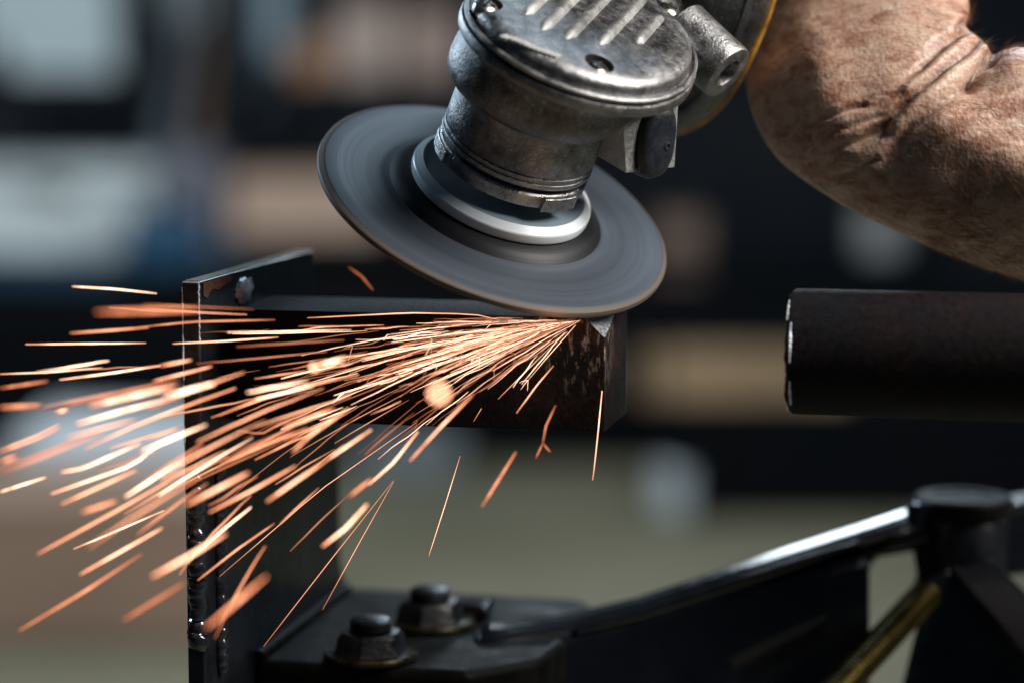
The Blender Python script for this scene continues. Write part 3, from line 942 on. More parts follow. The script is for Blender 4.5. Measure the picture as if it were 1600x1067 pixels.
def grinder():
    t = thing('angle_grinder', DC, 'worn grey metal angle grinder with a dark grinding disc', 'angle grinder')
    # ---- wheel
    w = glathe('grinding_disc', [(37.8, -3.0), (62.2, -3.0), (63.0, -2.4), (63.0, -0.9), (62.3, -0.15), (60.9, 0.25), (56, 0.15), (48, 0.0), (42.5, 0.1), (40.2, 0.4), (38.8, 0.9)], M['disc'], t, 160, True)
    glathe('wheel_rim', [(62.3, -3.05), (63.5, -2.6), (63.7, -1.6), (63.5, -0.7), (62.6, -0.1), (62.0, 0.02)], M['disc_rim'], w, 160, True, cap0=False, cap1=False)
    glathe('wheel_label', [(38.7, 0.8), (38.0, 1.5), (36.5, 2.8), (34, 4.0), (30, 4.4), (12, 4.4)], M['disc_label'], w, 160, True)
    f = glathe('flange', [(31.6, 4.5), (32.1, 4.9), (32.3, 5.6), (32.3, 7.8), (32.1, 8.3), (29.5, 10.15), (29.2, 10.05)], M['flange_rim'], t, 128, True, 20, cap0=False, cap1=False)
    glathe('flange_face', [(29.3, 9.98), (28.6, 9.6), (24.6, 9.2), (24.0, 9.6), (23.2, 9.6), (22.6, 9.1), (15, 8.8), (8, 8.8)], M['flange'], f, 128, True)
    glathe('spindle', [(9, 8.5), (9, 20), (8, 20.5)], M['steel'], t, 48)
    # ---- guard clamp ring, with a gap and a lug
    cr = glathe('clamp_ring', [(20, 15.4), (25.4, 15.1), (26.5, 15.8), (26.8, 17.0), (26.8, 20.2), (26.2, 20.9), (20, 21.1)], M['steel'], t, 128)
    for th0, dth, r0, r1, c0, c1 in ((R_(-40), 0.55, 26.0, 28.4, 15.3, 20.4), (R_(-158), 0.6, 26.0, 27.3, 15.5, 20.4)):
        k = 8
        rings = []
        for i in range(k + 1):
            th = th0 + dth * (i / k - 0.5)
            cs, sn = math.cos(th), math.sin(th)
            rings.append([G(r0 * cs, r0 * sn, c0), G(r1 * cs, r1 * sn, c0), G(r1 * cs, r1 * sn, c1), G(r0 * cs, r0 * sn, c1)])
        finish(loft('lug', rings, M['steel'], cr, smooth=30), 30, 0.0003, 2)
    # ---- neck
    glathe('neck', [(22, 20.0), (24.0, 21.0), (24.0, 22.4), (26.6, 22.7), (27.0, 23.3), (26.9, 24.6), (26.5, 24.8), (26.8, 25.3), (26.7, 26.6), (26.3, 26.8), (26.7, 27.4), (26.7, 33), (26.6, 40), (27.2, 46)], M['cast'], t, 128, smooth=50)
    # ---- gear housing
    rings = []
    for base, c, a0, plain in ((25, 40.5, 0.2, True), (28.2, 42.2, 0.4, True), (31.6, 43.8, 0.8, True), (34.0, 46.4, 1.4, True), (35.0, 50, 2.2, True), (35.6, 54, 3.2, True), (36.0, 58.0, 4.2, True),
                               (36.4, 60.4, 5.2, False), (37.0, 61.4, 5.2, False), (38.5, 61.8, 5.2, False), (39.1, 62.2, 5.2, False), (39.3, 63.0, 5.2, False), (39.2, 65.3, 5.2, False), (38.9, 65.8, 5.2, False), (38.2, 66.0, 5.2, False), (36.6, 65.9, 5.2, False)):
        rings.append(gring(base, c, a0, 0, 128, plain))
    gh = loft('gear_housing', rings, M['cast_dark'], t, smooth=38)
    # ---- cover
    rings = []
    for base, c in ((36.4, 65.4), (36.6, 66.7), (38.0, 66.8), (38.5, 67.1), (38.6, 68.1), (38.2, 68.5), (37.4, 68.6), (36.6, 68.0), (36.0, 68.0), (35.8, 68.8), (35.6, 70.6), (34.9, 71.9), (33.4, 72.9), (31.2, 73.5), (28, 73.9), (22, 74.15), (12, 74.3), (3, 74.3)):
        rings.append(gring(base, c))
    cv = loft('gear_cover', rings, M['cast'], t, smooth=40)
    holes = [(15.9, -24.2), (-25.4, -11.6), (30.5, 45.0), (-12.5, 50)]
    cutters = []
    for a, b in holes:
        cutters.append(lathe('cutter', G(a, b, 67.2), EN, [(0.0049, 0), (0.0049, 0.004), (0.0054, 0.010)], M['recess_shade'], None, 40))
    cut(cv, cutters)
    for a, b in holes:
        s = lathe('cover_screw', G(a, b, 70.4), EN, [(0.0041, -0.0014), (0.0043, 0.0006), (0.0041, 0.0017), (0.0032, 0.0025), (0.0012, 0.003)], M['screw'], t, 32)
        o = G(a, b, 70.4) + EN * 0.0023
        box('slot', o, (VX, UX, EN), (-0.0026, -0.0005, -0.0003), (0.0026, 0.0005, 0.00085), M['recess_shade'], s)
        box('slot', o, (VX, UX, EN), (-0.0005, -0.0026, -0.0003), (0.0005, 0.0026, 0.00090), M['recess_shade'], s)
    # ribs on the cover
    TOPS = ((3, 74.3), (12, 74.3), (22, 74.15), (28, 73.9), (31.2, 73.5), (33.4, 72.9), (34.8, 72.0), (35.6, 70.8))
    def top_c(a, b):
        r = math.hypot(a - 5.2, b if b < 0 else b / 1.7)
        for (b0, c0), (b1, c1) in zip(TOPS[:-1], TOPS[1:]):
            if r <= b1:
                return c0 + (c1 - c0) * max(0, (r - b0)) / (b1 - b0)
        return 70.5
    for a, b, ln in ((-12.7, -10.7, 46), (-5.5, -17.2, 56), (2.8, -16.8, 58), (13.6, -10.8, 54), (24.5, 1.5, 31)):
        rings = []
        n = 14
        for i in range(n + 1):
            s = i / n * ln
            e = min(1, math.sqrt(max(0.0, 1 - (1 - min(1, i / 1.5)) ** 2)), math.sqrt(max(0.0, 1 - (1 - min(1, (n - i) / 1.5)) ** 2)))
            hw, hh = 1.55 * (0.35 + 0.65 * e), 1.5 * e
            aa, bb = a + math.sin(US) * s, b + math.cos(US) * s
            c = top_c(aa, bb) - 0.35
            ring = []
            for k in range(9):
                th = math.pi * k / 8
                x = hw * math.cos(th) * (1 + 0.5 * (1 - math.sin(th)))
                ring.append(G(aa, bb, c) + (VX * x + EN * (hh + 0.35) * math.sin(th) ** 0.8) * 0.001)
            rings.append(ring)
        loft('rib', rings, M['cast_side'], cv, smooth=60)
    # worn raised strip of notches
    for i in range(13):
        f = i / 12
        a, b = -15.3 + 18.0 * f, -28.0 - 2.6 * f - 1.2 * math.sin(f * 3)
        c = top_c(a, b) - 0.25
        o = G(a, b, c)
        dr = (E1 * 0.98 - E2 * 0.17)
        dp = (E1 * 0.5 + E2 * 0.86)
        wd = 0.0019 if i > 1 else 0.003
        box('raised_mark', o, (dr, dp, EN), (-0.00062, -wd, -0.0006), (0.00062, wd, 0.0008), M['cast_side'], cv, 0.0003)
    # ---- front pad of the housing (flat boss under the rim)
    # ---- side block with the lock button
    tl, tr, br, bl = W(972, 164, 0.803), W(1061, 145, 0.817), W(1054, 262, 0.829), W(978, 271, 0.815)
    inn = -VX * 0.030 + UX * 0.006
    blk = hexa('side_block', [tl, tr, br, bl, tl + inn * 1.0, tr + inn, br + inn * 1.15, bl + inn * 1.1], M['cast_side'], t, 0)
    fn = (tr - tl).cross(bl - tl).normalized()
    if fn.dot(TW) < 0:
        fn = -fn
    cen = (W(1016, 218, 0.82))
    bx = (tr - tl).normalized()
    by = fn.cross(bx).normalized()
    if by.dot(UP) < 0:
        by = -by
    cen = cen + fn * (tl - cen).dot(fn)
    def oval(rx, ry, off, n=48, e=2.6):
        out = []
        for i in range(n):
            th = 2 * math.pi * i / n
            cs, sn = math.cos(th), math.sin(th)
            k = (abs(cs) ** e + abs(sn) ** e) ** (-1 / e)
            out.append(cen + bx * (rx * k * cs + ry * k * sn * 0.06) + by * (ry * k * sn) + fn * off)
        return out
    ct = loft('cutter', [oval(0.0083, 0.0134, -0.008), oval(0.0083, 0.0134, 0.004)], M['recess_shade'])
    cut(blk, [ct])
    finish(blk, 35, 0.0006, 2)
    bt = loft('lock_button', [oval(0.0079, 0.0129, -0.0075), oval(0.0080, 0.0130, -0.002), oval(0.0079, 0.0129, 0.0004), oval(0.0073, 0.0122, 0.0020), oval(0.0060, 0.0106, 0.0030), oval(0.0042, 0.0082, 0.0034), oval(0.002, 0.005, 0.0035)], M['rubber'], t, smooth=60)
    pb = cen + bx * 0.0026 + by * -0.0012 + fn * 0.0032
    lathe('dimple', pb, fn, [(0.0016, -0.0002), (0.0015, 0.0005), (0.0009, 0.0006), (0.0007, 0.0002)], M['rubber'], bt, 24)
    # inner wall linking side block and housing
    # ---- side handle boss
    bd = (E1 * 0.86 - E2 * 0.50 - EN * 0.12).normalized()
    be = W(1138, 115, 0.834)
    x, y, bd = basis(bd)
    lathe('handle_boss', be, bd, [(0.0112, -0.024), (0.0106, -0.010), (0.0104, -0.0012), (0.0100, -0.0002), (0.0095, 0.0), (0.0052, 0.0), (0.0050, -0.001), (0.0050, -0.010), (0.001, -0.010)], M['cast'], t, 64, 30)
    # ---- neck to the motor and the ring
    rc = G(0, 0, 62)
    th = G(0, 0, 44)
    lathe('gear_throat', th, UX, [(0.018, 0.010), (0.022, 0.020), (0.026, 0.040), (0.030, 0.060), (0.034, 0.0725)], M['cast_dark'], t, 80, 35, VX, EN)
    def sq(hw, h, e=2.8, seg=120):
        out = []
        for i in range(seg):
            q = 2 * math.pi * i / seg
            cs, sn = math.cos(q), math.sin(q)
            k = (abs(cs) ** e + abs(sn) ** e) ** (-1 / e)
            out.append(rc + UX * (h * .001) + (VX * cs + EN * sn) * (k * hw * .001))
        return out
    rg = loft('motor_ring', [sq(w, h) for w, h in ((2, 72.4), (45.5, 72.4), (46.6, 71.4), (48.6, 71.2), (49.6, 71.6), (53.2, 74.6), (54.2, 76.4), (54.2, 80), (49, 81))], M['ringgrey'], t)
    loft('paint_line', [sq(w, h) for w, h in ((53.5, 75.6), (54.8, 76.2), (55.3, 77.2), (55.2, 79.4), (54.0, 80.2))], M['yellow'], rg, False, False)
    loft('motor_housing', [sq(w, h, e) for w, h, e in ((47.5, 81.1, 2.9), (47, 86, 2.8), (42, 95, 2.5), (36, 106, 2.2), (34, 118, 2.0), (34, 245, 2.0), (30, 252, 2.0))], M['motor'], t)
grinder()

# ------------------------------------------------------------------ the worker's hand, wrist and forearm
def person():
    st = [  # lower left contour, upper right contour, depth of section centre, half thickness (m)
        ((2050, 650), (2140, 235), 0.846, 0.036), ((1900, 583), (1985, 178), 0.846, 0.034), ((1740, 500), (1815, 125), 0.846, 0.032), ((1620, 448), (1690, 93), 0.846, 0.031),
        ((1520, 412), (1604, 76), 0.846, 0.030), ((1450, 384), (1566, 80), 0.846, 0.029), ((1392, 356), (1540, 108), 0.846, 0.028),
        ((1340, 334), (1545, 84), 0.848, 0.028), ((1290, 304), (1532, 62), 0.851, 0.028), ((1240, 271), (1506, 46), 0.856, 0.029),
        ((1208, 238), (1514, 26), 0.862, 0.030), ((1184, 198), (1511, 4), 0.869, 0.031), ((1168, 150), (1506, -30), 0.877, 0.031),
        ((1164, 95), (1500, -75), 0.893, 0.030), ((1168, 35), (1494, -130), 0.899, 0.028), ((1178, -30), (1486, -190), 0.905, 0.026),
        ((1190, -100), (1474, -255), 0.912, 0.023), ((1205, -170), (1455, -310), 0.918, 0.019), ((1230, -230), (1425, -340), 0.922, 0.013)]
    seg = 40
    rings = []
    # resample along stations with Catmull-Rom for a smooth skin
    def cr(p0, p1, p2, p3, t):
        return 0.5 * ((2 * p1) + (p2 - p0) * t + (2 * p0 - 5 * p1 + 4 * p2 - p3) * t * t + (3 * p1 - p0 - 3 * p2 + p3) * t ** 3)
    flat = [(a[0], a[1], b[0], b[1], d, h) for a, b, d, h in st]
    fine = []
    for i in range(len(flat) - 1):
        q = [flat[max(0, i - 1)], flat[i], flat[i + 1], flat[min(len(flat) - 1, i + 2)]]
        for k in range(4):
            fine.append([cr(q[0][j], q[1][j], q[2][j], q[3][j], k / 4) for j in range(6)])
    fine.append(list(flat[-1]))
    for lx, ly, rx, ry, d, h in fine:
        Lp, Rp = W(lx, ly, d), W(rx, ry, d)
        c = (Lp + Rp) / 2
        ax = (Rp - Lp) / 2
        ring = []
        for i in range(seg):
            th = 2 * math.pi * i / seg
            ring.append(c + ax * math.cos(th) + FW * (-h * math.sin(th)))
        rings.append(ring)
    v = [p for r in rings for p in r]
    f = []
    for i in range(len(rings) - 1):
        for j in range(seg):
            k = (j + 1) % seg
            f.append((i * seg + j, i * seg + k, (i + 1) * seg + k, (i + 1) * seg + j))
    f.append(tuple(range(seg)))
    f.append(tuple((len(rings) - 1) * seg + j for j in range(seg)))
    bm = bmesh.new()
    def addm(v, f):
        vs = [bm.verts.new(p) for p in v]
        for q in f:
            bm.faces.new([vs[i] for i in q])
    addm(v, f)
    # four fingers over the housing and the thumb on its near side (mostly above the picture)
    ax0 = G(0, 0, 62)
    def onm(t_, ang, r):
        return ax0 + UX * t_ + (VX * math.cos(ang) + EN * math.sin(ang)) * r
    for k in range(4):
        t_ = 0.122 + 0.021 * k
        ln = (0.92, 1.06, 1.0, 0.82)[k]
        kn = W(1330 + 22 * k, -215 + 14 * k, 0.917 + 0.006 * k)
        pts = [kn] + [onm(t_, R_(a), 0.0435) for a in (38, 62, 86, 112 * ln + 2, 138 * ln, 160 * ln)]
        vv, ff = tube_data(pts, [0.0115, 0.0105, 0.0100, 0.0095, 0.0090, 0.0084, 0.0064], 12)
        addm(vv, ff)
    kn = W(1240, -60, 0.885)
    pts = [kn] + [onm(0.112, R_(a), 0.044) for a in (-2, -22, -44, -66)]
    vv, ff = tube_data(pts, [0.015, 0.0125, 0.0112, 0.0105, 0.0075], 12)
    addm(vv, ff)
    bmesh.ops.recalc_face_normals(bm, faces=bm.faces)
    me = bpy.data.meshes.new('person')
    bm.to_mesh(me); bm.free()
    o = bpy.data.objects.new('person', me)
    COL.objects.link(o)
    rm = o.modifiers.new('remesh', 'REMESH'); rm.mode = 'VOXEL'; rm.voxel_size = 0.0017
    sm = o.modifiers.new('smooth', 'SMOOTH'); sm.factor = 0.5; sm.iterations = 6
    sd = o.modifiers.new('sub', 'SUBSURF'); sd.levels = 1; sd.render_levels = 1
    bpy.context.view_layer.update()
    dg = bpy.context.evaluated_depsgraph_get()
    nm = bpy.data.meshes.new_from_object(o.evaluated_get(dg))
    o.modifiers.clear()
    o.data = nm
    # creases, tendons and folds pressed into the near side
    cre = [([(1512, 38), (1488, 58), (1463, 80), (1435, 107), (1405, 130)], 0.0026, 9),
           ([(1548, 50), (1520, 74), (1488, 97), (1460, 121), (1408, 165), (1375, 201), (1345, 222), (1312, 238)], 0.0030, 8),
           ([(1552, 84), (1536, 104), (1524, 125), (1512, 148)], 0.0042, 9),
           ([(1520, 130), (1477, 160), (1424, 198), (1394, 234), (1378, 265)], 0.0017, 11),
           ([(1350, 166), (1310, 182), (1272, 194)], 0.0010, 5),
           ([(1390, 205), (1340, 222), (1290, 240)], 0.0008, 5),
           ([(1430, 150), (1380, 180), (1330, 203), (1290, 212)], 0.0007, 5),
           ([(1470, 60), (1430, 90), (1390, 112)], 0.0008, 6),
           ([(1370, 250), (1330, 272), (1290, 280)], 0.0007, 5)]
    bul = [([(1530, 78), (1490, 112), (1440, 152), (1400, 190)], 0.0022, 16), ([(1500, 70), (1460, 105), (1420, 140)], 0.0014, 12),
           ([(1470, 185), (1530, 220), (1620, 270)], 0.0030, 45), ([(1270, 60), (1290, 150), (1330, 240)], 0.0024, 40)]
    def dseg(p, poly):
        best, u = 1e9, 0
        for i in range(len(poly) - 1):
            ax, ay = poly[i]; bx, by = poly[i + 1]
            dx, dy = bx - ax, by - ay
            t = max(0, min(1, ((p[0] - ax) * dx + (p[1] - ay) * dy) / (dx * dx + dy * dy)))
            q = math.hypot(p[0] - ax - t * dx, p[1] - ay - t * dy)
            if q < best:
                best, u = q, (i + t) / (len(poly) - 1)
        return best, u
    gat = nm.attributes.new('grime', 'FLOAT', 'POINT')
    new = []
    for i, vv in enumerate(nm.vertices):
        p, nrm = vv.co.copy(), vv.normal.copy()
        x, y, d = pix(p)
        g = 0.0
        off = 0.0
        if nrm.dot(-FW) > -0.25 and x > 1100 and y > -80:
            facing = max(0.0, min(1.0, (nrm.dot(-FW) - 0.05) / 0.45))
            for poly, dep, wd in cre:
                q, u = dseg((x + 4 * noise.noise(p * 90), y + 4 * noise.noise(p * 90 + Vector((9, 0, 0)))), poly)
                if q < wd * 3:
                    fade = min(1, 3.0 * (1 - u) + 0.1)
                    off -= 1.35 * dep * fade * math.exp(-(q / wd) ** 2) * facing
                    g += min(1, dep * 420) * fade * math.exp(-(q / (wd * 0.55)) ** 2)  # darker tone along each crease line
            for poly, dep, wd in bul:
                q, u = dseg((x, y), poly)
                if q < wd * 3:
                    off += dep * math.exp(-(q / wd) ** 2) * facing
            for cx, cy, sx, sy, s in ((1435, 238, 50, 22, 1.0), (1540, 300, 90, 24, 0.6), (1565, 120, 50, 40, 0.6), (1295, 40, 10, 10, 1.0), (1288, 73, 9, 7, 1.2)):
                g += s * math.exp(-((x - cx) / sx) ** 2 - ((y - cy) / sy) ** 2)
        off += 0.0004 * noise.noise(p * 35) + 0.00025 * noise.noise(p * 110) + 0.00012 * noise.noise(Vector((p.x * 260, p.y * 260, p.z * 500)))
        gat.data[i].value = max(0, min(1, g))
        new.append(p + nrm * off)
    for vv, p in zip(nm.vertices, new):
        vv.co = p
    nm.materials.clear()
    nm.materials.append(M['skin'])
    for p in nm.polygons:
        p.use_smooth = True
    nm.update()
    tag(o, 'person gripping the grinder, only the bare hairy wrist and forearm in view', 'person')
    # hair on forearm and hand
    random.seed(11)
    hv, hf = [], []
    cnt = 0
    polys = nm.polygons
    tries = 0
    while cnt < 2400 and tries < 400000:
        tries += 1
        pg = polys[random.randrange(len(polys))]
        p = Vector(pg.center); nr = Vector(pg.normal)
        if nr.dot(-FW) < -0.15:
            continue
        x, y, d = pix(p)
        if x > 1640 or y < -30 or x < 1180:
            continue
        dens = 0.05
        if x > 1440 and y > 160:
            dens = 0.6
        elif y < 90 and x > 1440:
            dens = 0.4
        elif x < 1320 and y < 60:
            dens = 0.35
        if nr.dot(-FW) < 0.3 and (y > 300 or y < 120):
            dens = min(1, dens * 2)
        if random.random() > dens:
            continue
        along = (RT * random.uniform(0.4, 1.0) + UP * random.uniform(-1.1, 0.1) if x > 1400 else RT * random.uniform(-0.2, 0.9) + UP * random.uniform(-1, -0.2)).normalized()
        tang = (along - nr * along.dot(nr)).normalized()
        side = nr.cross(tang)
        ln = random.uniform(0.003, 0.0075)
        lift = random.uniform(0.12, 0.45)
        curl = random.uniform(-0.25, 0.25)
        k0 = len(hv)
        nS = 4
        for i in range(nS + 1):
            s = i / nS
            q = p + tang * (ln * s) + nr * (lift * ln * s * (1 - 0.45 * s)) + side * (curl * ln * s * s)
            w = 0.00005 * (1 - 0.8 * s)
            hv += [q + side * w, q - side * w * 0.5 + nr * w * 0.8, q - side * w * 0.5 - nr * w * 0.8]
        for i in range(nS):
            for j in range(3):
                k = (j + 1) % 3
                hf.append((k0 + i * 3 + j, k0 + i * 3 + k, k0 + (i + 1) * 3 + k, k0 + (i + 1) * 3 + j))
        cnt += 1
    hm = bpy.data.meshes.new('body_hair')
    hm.from_pydata([tuple(q) for q in hv], [], hf)
    hm.materials.append(M['hair'])
    ho = bpy.data.objects.new('body_hair', hm)
    COL.objects.link(ho)
    ho.parent = o
    ho['kind'] = 'stuff'
person()

# ------------------------------------------------------------------ sparks
gl = bpy.data.lights.new('spark_glow', 'POINT')
gl.energy = 0.004
gl.color = (1.0, 0.45, 0.2)
gl.shadow_soft_size = 0.004
glo = bpy.data.objects.new('spark_glow', gl)
COL.objects.link(glo)
glo.location = W(880, 508, 0.785)
FOC, BL = 0.815, FPX * (0.085 / 3.5) / 0.815
def near_d(w):
    """distance at which a point blurs to w pixels, on the camera's side of the focus plane"""
    return FOC / (1 + w / BL)
def far_d(w):
    return FOC / (1 - w / BL)

SG = 'sparks thrown off the grinding point'
def spark_mesh(name, pts, radii, heats, seg=6, tints=None):
    v, f = tube_data(pts, radii, seg)
    me = bpy.data.meshes.new(name)
    me.from_pydata([tuple(q) for q in v], [], f)
    a = me.attributes.new('spark_glow', 'FLOAT', 'POINT')
    b = me.attributes.new('spark_tint', 'FLOAT', 'POINT')
    for i in range(len(v)):
        me.attributes['spark_glow'].data[i].value = heats[i // seg]
        b.data[i].value = tints[i // seg] if tints else 0.5
    me.materials.append(M['spark'])
    for p in me.polygons:
        p.use_smooth = True
    return me

def spark(pts, radii, heats, tints, label, group=SG):
    o = bpy.data.objects.new('spark', spark_mesh('spark', pts, radii, heats, 6, tints))
    COL.objects.link(o)
    tag(o, label, 'spark', group)
    return o

def smooth_path(px, ds, n=9):
    """points along pixel polyline px with distances ds (two ends)"""
    ln = [0]
    for i in range(1, len(px)):
        ln.append(ln[-1] + math.hypot(px[i][0] - px[i - 1][0], px[i][1] - px[i - 1][1]))
    out = []
    for k in range(n):
        s = ln[-1] * k / (n - 1)
        i = 1
        while i < len(px) - 1 and ln[i] < s:
            i += 1
        f = (s - ln[i - 1]) / max(1e-6, ln[i] - ln[i - 1])
        x = px[i - 1][0] + (px[i][0] - px[i - 1][0]) * f
        y = px[i - 1][1] + (px[i][1] - px[i - 1][1]) * f
        out.append(W(x, y, ds[0] + (ds[1] - ds[0]) * k / (n - 1)))
    return out

def put(px, w, heat, label, side=-1, taper=0.6, group=SG):
    """one hand placed spark: pixel polyline, apparent width w, brightness"""
    thin = 2.6
    w_eff = max(0.0, math.sqrt(max(0, w * w - thin * thin)))
    d = near_d(w_eff) if side < 0 else far_d(w_eff)
    ds = (d - 0.006 * random.random(), d + 0.006 * random.random())
    pts = smooth_path(px, ds, 10)
    r_px = 1.0 if w < 4 else min(2.6, 0.9 + 0.11 * w)
    if w < 2.4:
        r_px = 0.55
    r = r_px * d / FPX
    cover = min(1, 2 * r_px / max(w, 1))
    n = len(pts)
    hs = [heat / cover ** 0.92 * (0.6 + 0.5 * math.sin(math.pi * i / (n - 1)) + 0.5 * noise.noise((i * .7, px[0][0], px[0][1]))) for i in range(n)]
    rs = [r * (0.3 + 0.7 * math.sin(math.pi * (0.06 + 0.88 * i / (n - 1))) ** 0.6) for i in range(n)]
    ts = [max(0, min(1, (h * cover - 0.3) / 1.5)) for h in hs]
    return spark(pts, rs, hs, ts, label, group)

random.seed(21)
HAND = [
 ([(113, 448), (180, 452), (245, 459)], 5, 1.3, 'lone bright spark high at the left, tilted down to the right'),
 ([(150, 488), (310, 484)], 20, 0.50, 'broad blurred salmon spark level beside the plate top'),
 ([(40, 538), (130, 537), (228, 536)], 4, 1.2, 'level thin bright spark at the left under the broad salmon one'),
 ([(110, 521), (180, 516), (232, 512)], 7, 0.75, 'short spark left of the plate beside a small burst'),
 ([(215, 512), (300, 503), (430, 500)], 5, 0.6, 'dim level spark crossing the plate rim'),
 ([(270, 537), (350, 533), (435, 527)], 4, 1.1, 'thin spark crossing the plate rim under the spatter'),
 ([(0, 584), (80, 581), (160, 574)], 4, 1.1, 'thin spark touching the left picture edge'),
 ([(93, 593), (170, 583), (251, 571)], 5, 1.3, 'bright thin spark left of the plate rim'),
 ([(0, 606), (75, 595)], 9, 0.5, 'dim spark at the left edge'),
 ([(240, 595), (331, 572)], 8, 0.9, 'soft spark over the plate rim'),
 ([(251, 571), (299, 562)], 9, 0.9, 'soft spark ending at the plate rim'),
 ([(69, 637), (170, 617), (278, 595)], 13, 0.5, 'long blurred orange spark left of the plate'),
 ([(141, 634), (275, 603)], 14, 1.1, 'wide bright spark left of the plate'),
 ([(120, 662), (190, 642), (256, 625)], 12, 1.2, 'wide cream spark left of the plate, lower of a pair'),
 ([(256, 620), (336, 598)], 15, 1.3, 'wide cream spark across the plate rim'),
 ([(0, 636), (64, 633)], 14, 0.6, 'blunt orange spark at the left edge'),
 ([(88, 644), (105, 640)], 10, 0.9, 'short round ended spark at the left'),
 ([(133, 700), (213, 664), (300, 630), (368, 606)], 9, 0.85, 'long curved spark running down across the plate rim'),
 ([(0, 705), (60, 682), (93, 665)], 12, 0.8, 'orange spark with a bright head near the left edge'),
 ([(0, 737), (70, 710), (160, 673)], 16, 0.5, 'broad dull orange spark near the left edge'),
 ([(0, 722), (28, 712)], 14, 0.6, 'stubby orange spark cut by the left edge'),
 ([(96, 737), (130, 731), (219, 692)], 9, 1.2, 'white hot spark over the bright sheets'),
 ([(80, 771), (208, 726), (240, 700), (280, 678)], 8, 1.2, 'bent white hot spark over the bright sheets'),
 ([(96, 787), (213, 734)], 10, 0.9, 'soft pale spark over the bright sheets'),
 ([(0, 768), (72, 745)], 7, 1.2, 'white spark cut by the left edge'),
 ([(59, 865), (181, 798), (280, 742)], 9, 0.8, 'long pale spark across the sand brown carton top'),
 ([(128, 800), (181, 782)], 14, 0.7, 'stubby pale spark over the sand brown carton'),
 ([(115, 857), (180, 830), (256, 797)], 4, 1.2, 'thin sharp spark over the sand brown carton'),
 ([(125, 897), (254, 824)], 9, 1.0, 'straight pale spark low at the left'),
 ([(29, 985), (130, 925), (221, 865)], 9, 0.55, 'lowest long spark at the lower left'),
 ([(192, 969), (288, 910)], 14, 0.38, 'faint broad spark low left of the plate'),
 ([(238, 900), (296, 868), (352, 833)], 16, 1.0, 'broad bright spark crossing the plate edge low down'),
 ([(323, 980), (416, 900)], 20, 0.6, 'broad deep orange spark in front of the lower plate'),
 ([(292, 788), (388, 738)], 14, 0.95, 'broad pale spark over the weld bead'),
 ([(327, 800), (395, 765), (462, 727)], 10, 0.85, 'spark right of the weld bead, long and soft'),
 ([(417, 783), (461, 752), (505, 722)], 11, 0.95, 'spark with a bright node in front of the plate'),
 ([(504, 853), (540, 825), (574, 787)], 11, 1.1, 'pale curved spark just right of the plate edge'),
 ([(546, 775), (580, 748)], 11, 0.6, 'short orange spark above the pale curved one'),
 ([(576, 757), (615, 722), (653, 674)], 7, 1.1, 'straight bright spark falling below the bar'),
 ([(640, 720), (690, 665), (739, 616)], 8, 0.85, 'salmon spark falling steeply below the bar'),
 ([(753, 791), (806, 706)], 8, 0.6, 'lone pinkish spark over the greenish floor'),
 ([(848, 692), (853, 665), (868, 633)], 5, 0.5, 'stem of the forked spark below the bar'),
 ([(926, 750), (928, 735), (934, 680), (944, 577)], 3.0, 1.1, 'lone long spark hanging from the bar end'),
 ([(670, 868), (695, 790), (719, 712)], 2.2, 1.0, 'hair thin straight spark over the greenish floor'),
 ([(412, 1009), (520, 870), (615, 750)], 2.0, 0.7, 'hair thin spark running down in front of the lower plate'),
 ([(504, 952), (560, 850), (615, 752)], 2.0, 0.7, 'hair thin spark ending at the foot plate'),
 ([(343, 900), (500, 765), (650, 660)], 2.0, 0.8, 'longest hair thin spark across the lower plate'),
 ([(309, 906), (370, 858), (429, 817)], 5, 0.75, 'slender orange spark under the weld bead'),
 ([(807, 645), (840, 600), (865, 571)], 3.4, 0.9, 'short steep spark under the ground corner'),
 ([(740, 658), (775, 600)], 2.2, 0.6, 'faint thin spark under the fan'),
 ([(443, 668), (480, 654), (522, 638)], 11, 0.9, 'blunt orange spark in front of the plate middle'),
 ([(457, 706), (486, 678), (545, 638)], 10, 0.9, 'round ended spark in front of the plate middle'),
 ([(505, 722), (580, 671)], 9, 1.0, 'straight pale spark right of the plate middle'),
 ([(398, 718), (455, 690), (500, 672)], 5, 0.7, 'slim orange spark in front of the plate middle'),
 ([(338, 730), (390, 705), (480, 668)], 8, 0.7, 'long soft spark over the plate middle'),
 ([(370, 672), (408, 678), (440, 660), (490, 640)], 5, 0.5, 'kinked dim spark over the plate'),
 ([(545, 418), (565, 432), (583, 454)], 7, 0.22, 'faint blurred spark above the bar left of the disc'),
 ([(492, 573), (540, 558)], 13, 1.2, 'thick bright spark over the bar with a round head'),
 ([(480, 497), (540, 494), (640, 489), (740, 491), (780, 500)], 3, 0.9, 'highest thin spark arching along the bar top'),
 ([(440, 522), (500, 511), (600, 508)], 3.2, 0.85, 'thin spark curving along the upper bar'),
 ([(343, 648), (400, 625), (500, 598), (560, 585)], 7, 0.8, 'soft spark over the plate under the bar level'),
 ([(330, 652), (420, 620), (520, 590)], 5, 0.75, 'orange spark over the plate, parallel to its soft neighbour'),
]
for px, w, h, lab in HAND:
    put(px, w, h * (1.0 + 0.4 * h), lab)
put([(837, 716), (848, 692)], 5, 0.5, 'left prong of the forked spark below the bar')
put([(848, 692), (860, 706)], 5, 0.45, 'right prong of the forked spark below the bar')
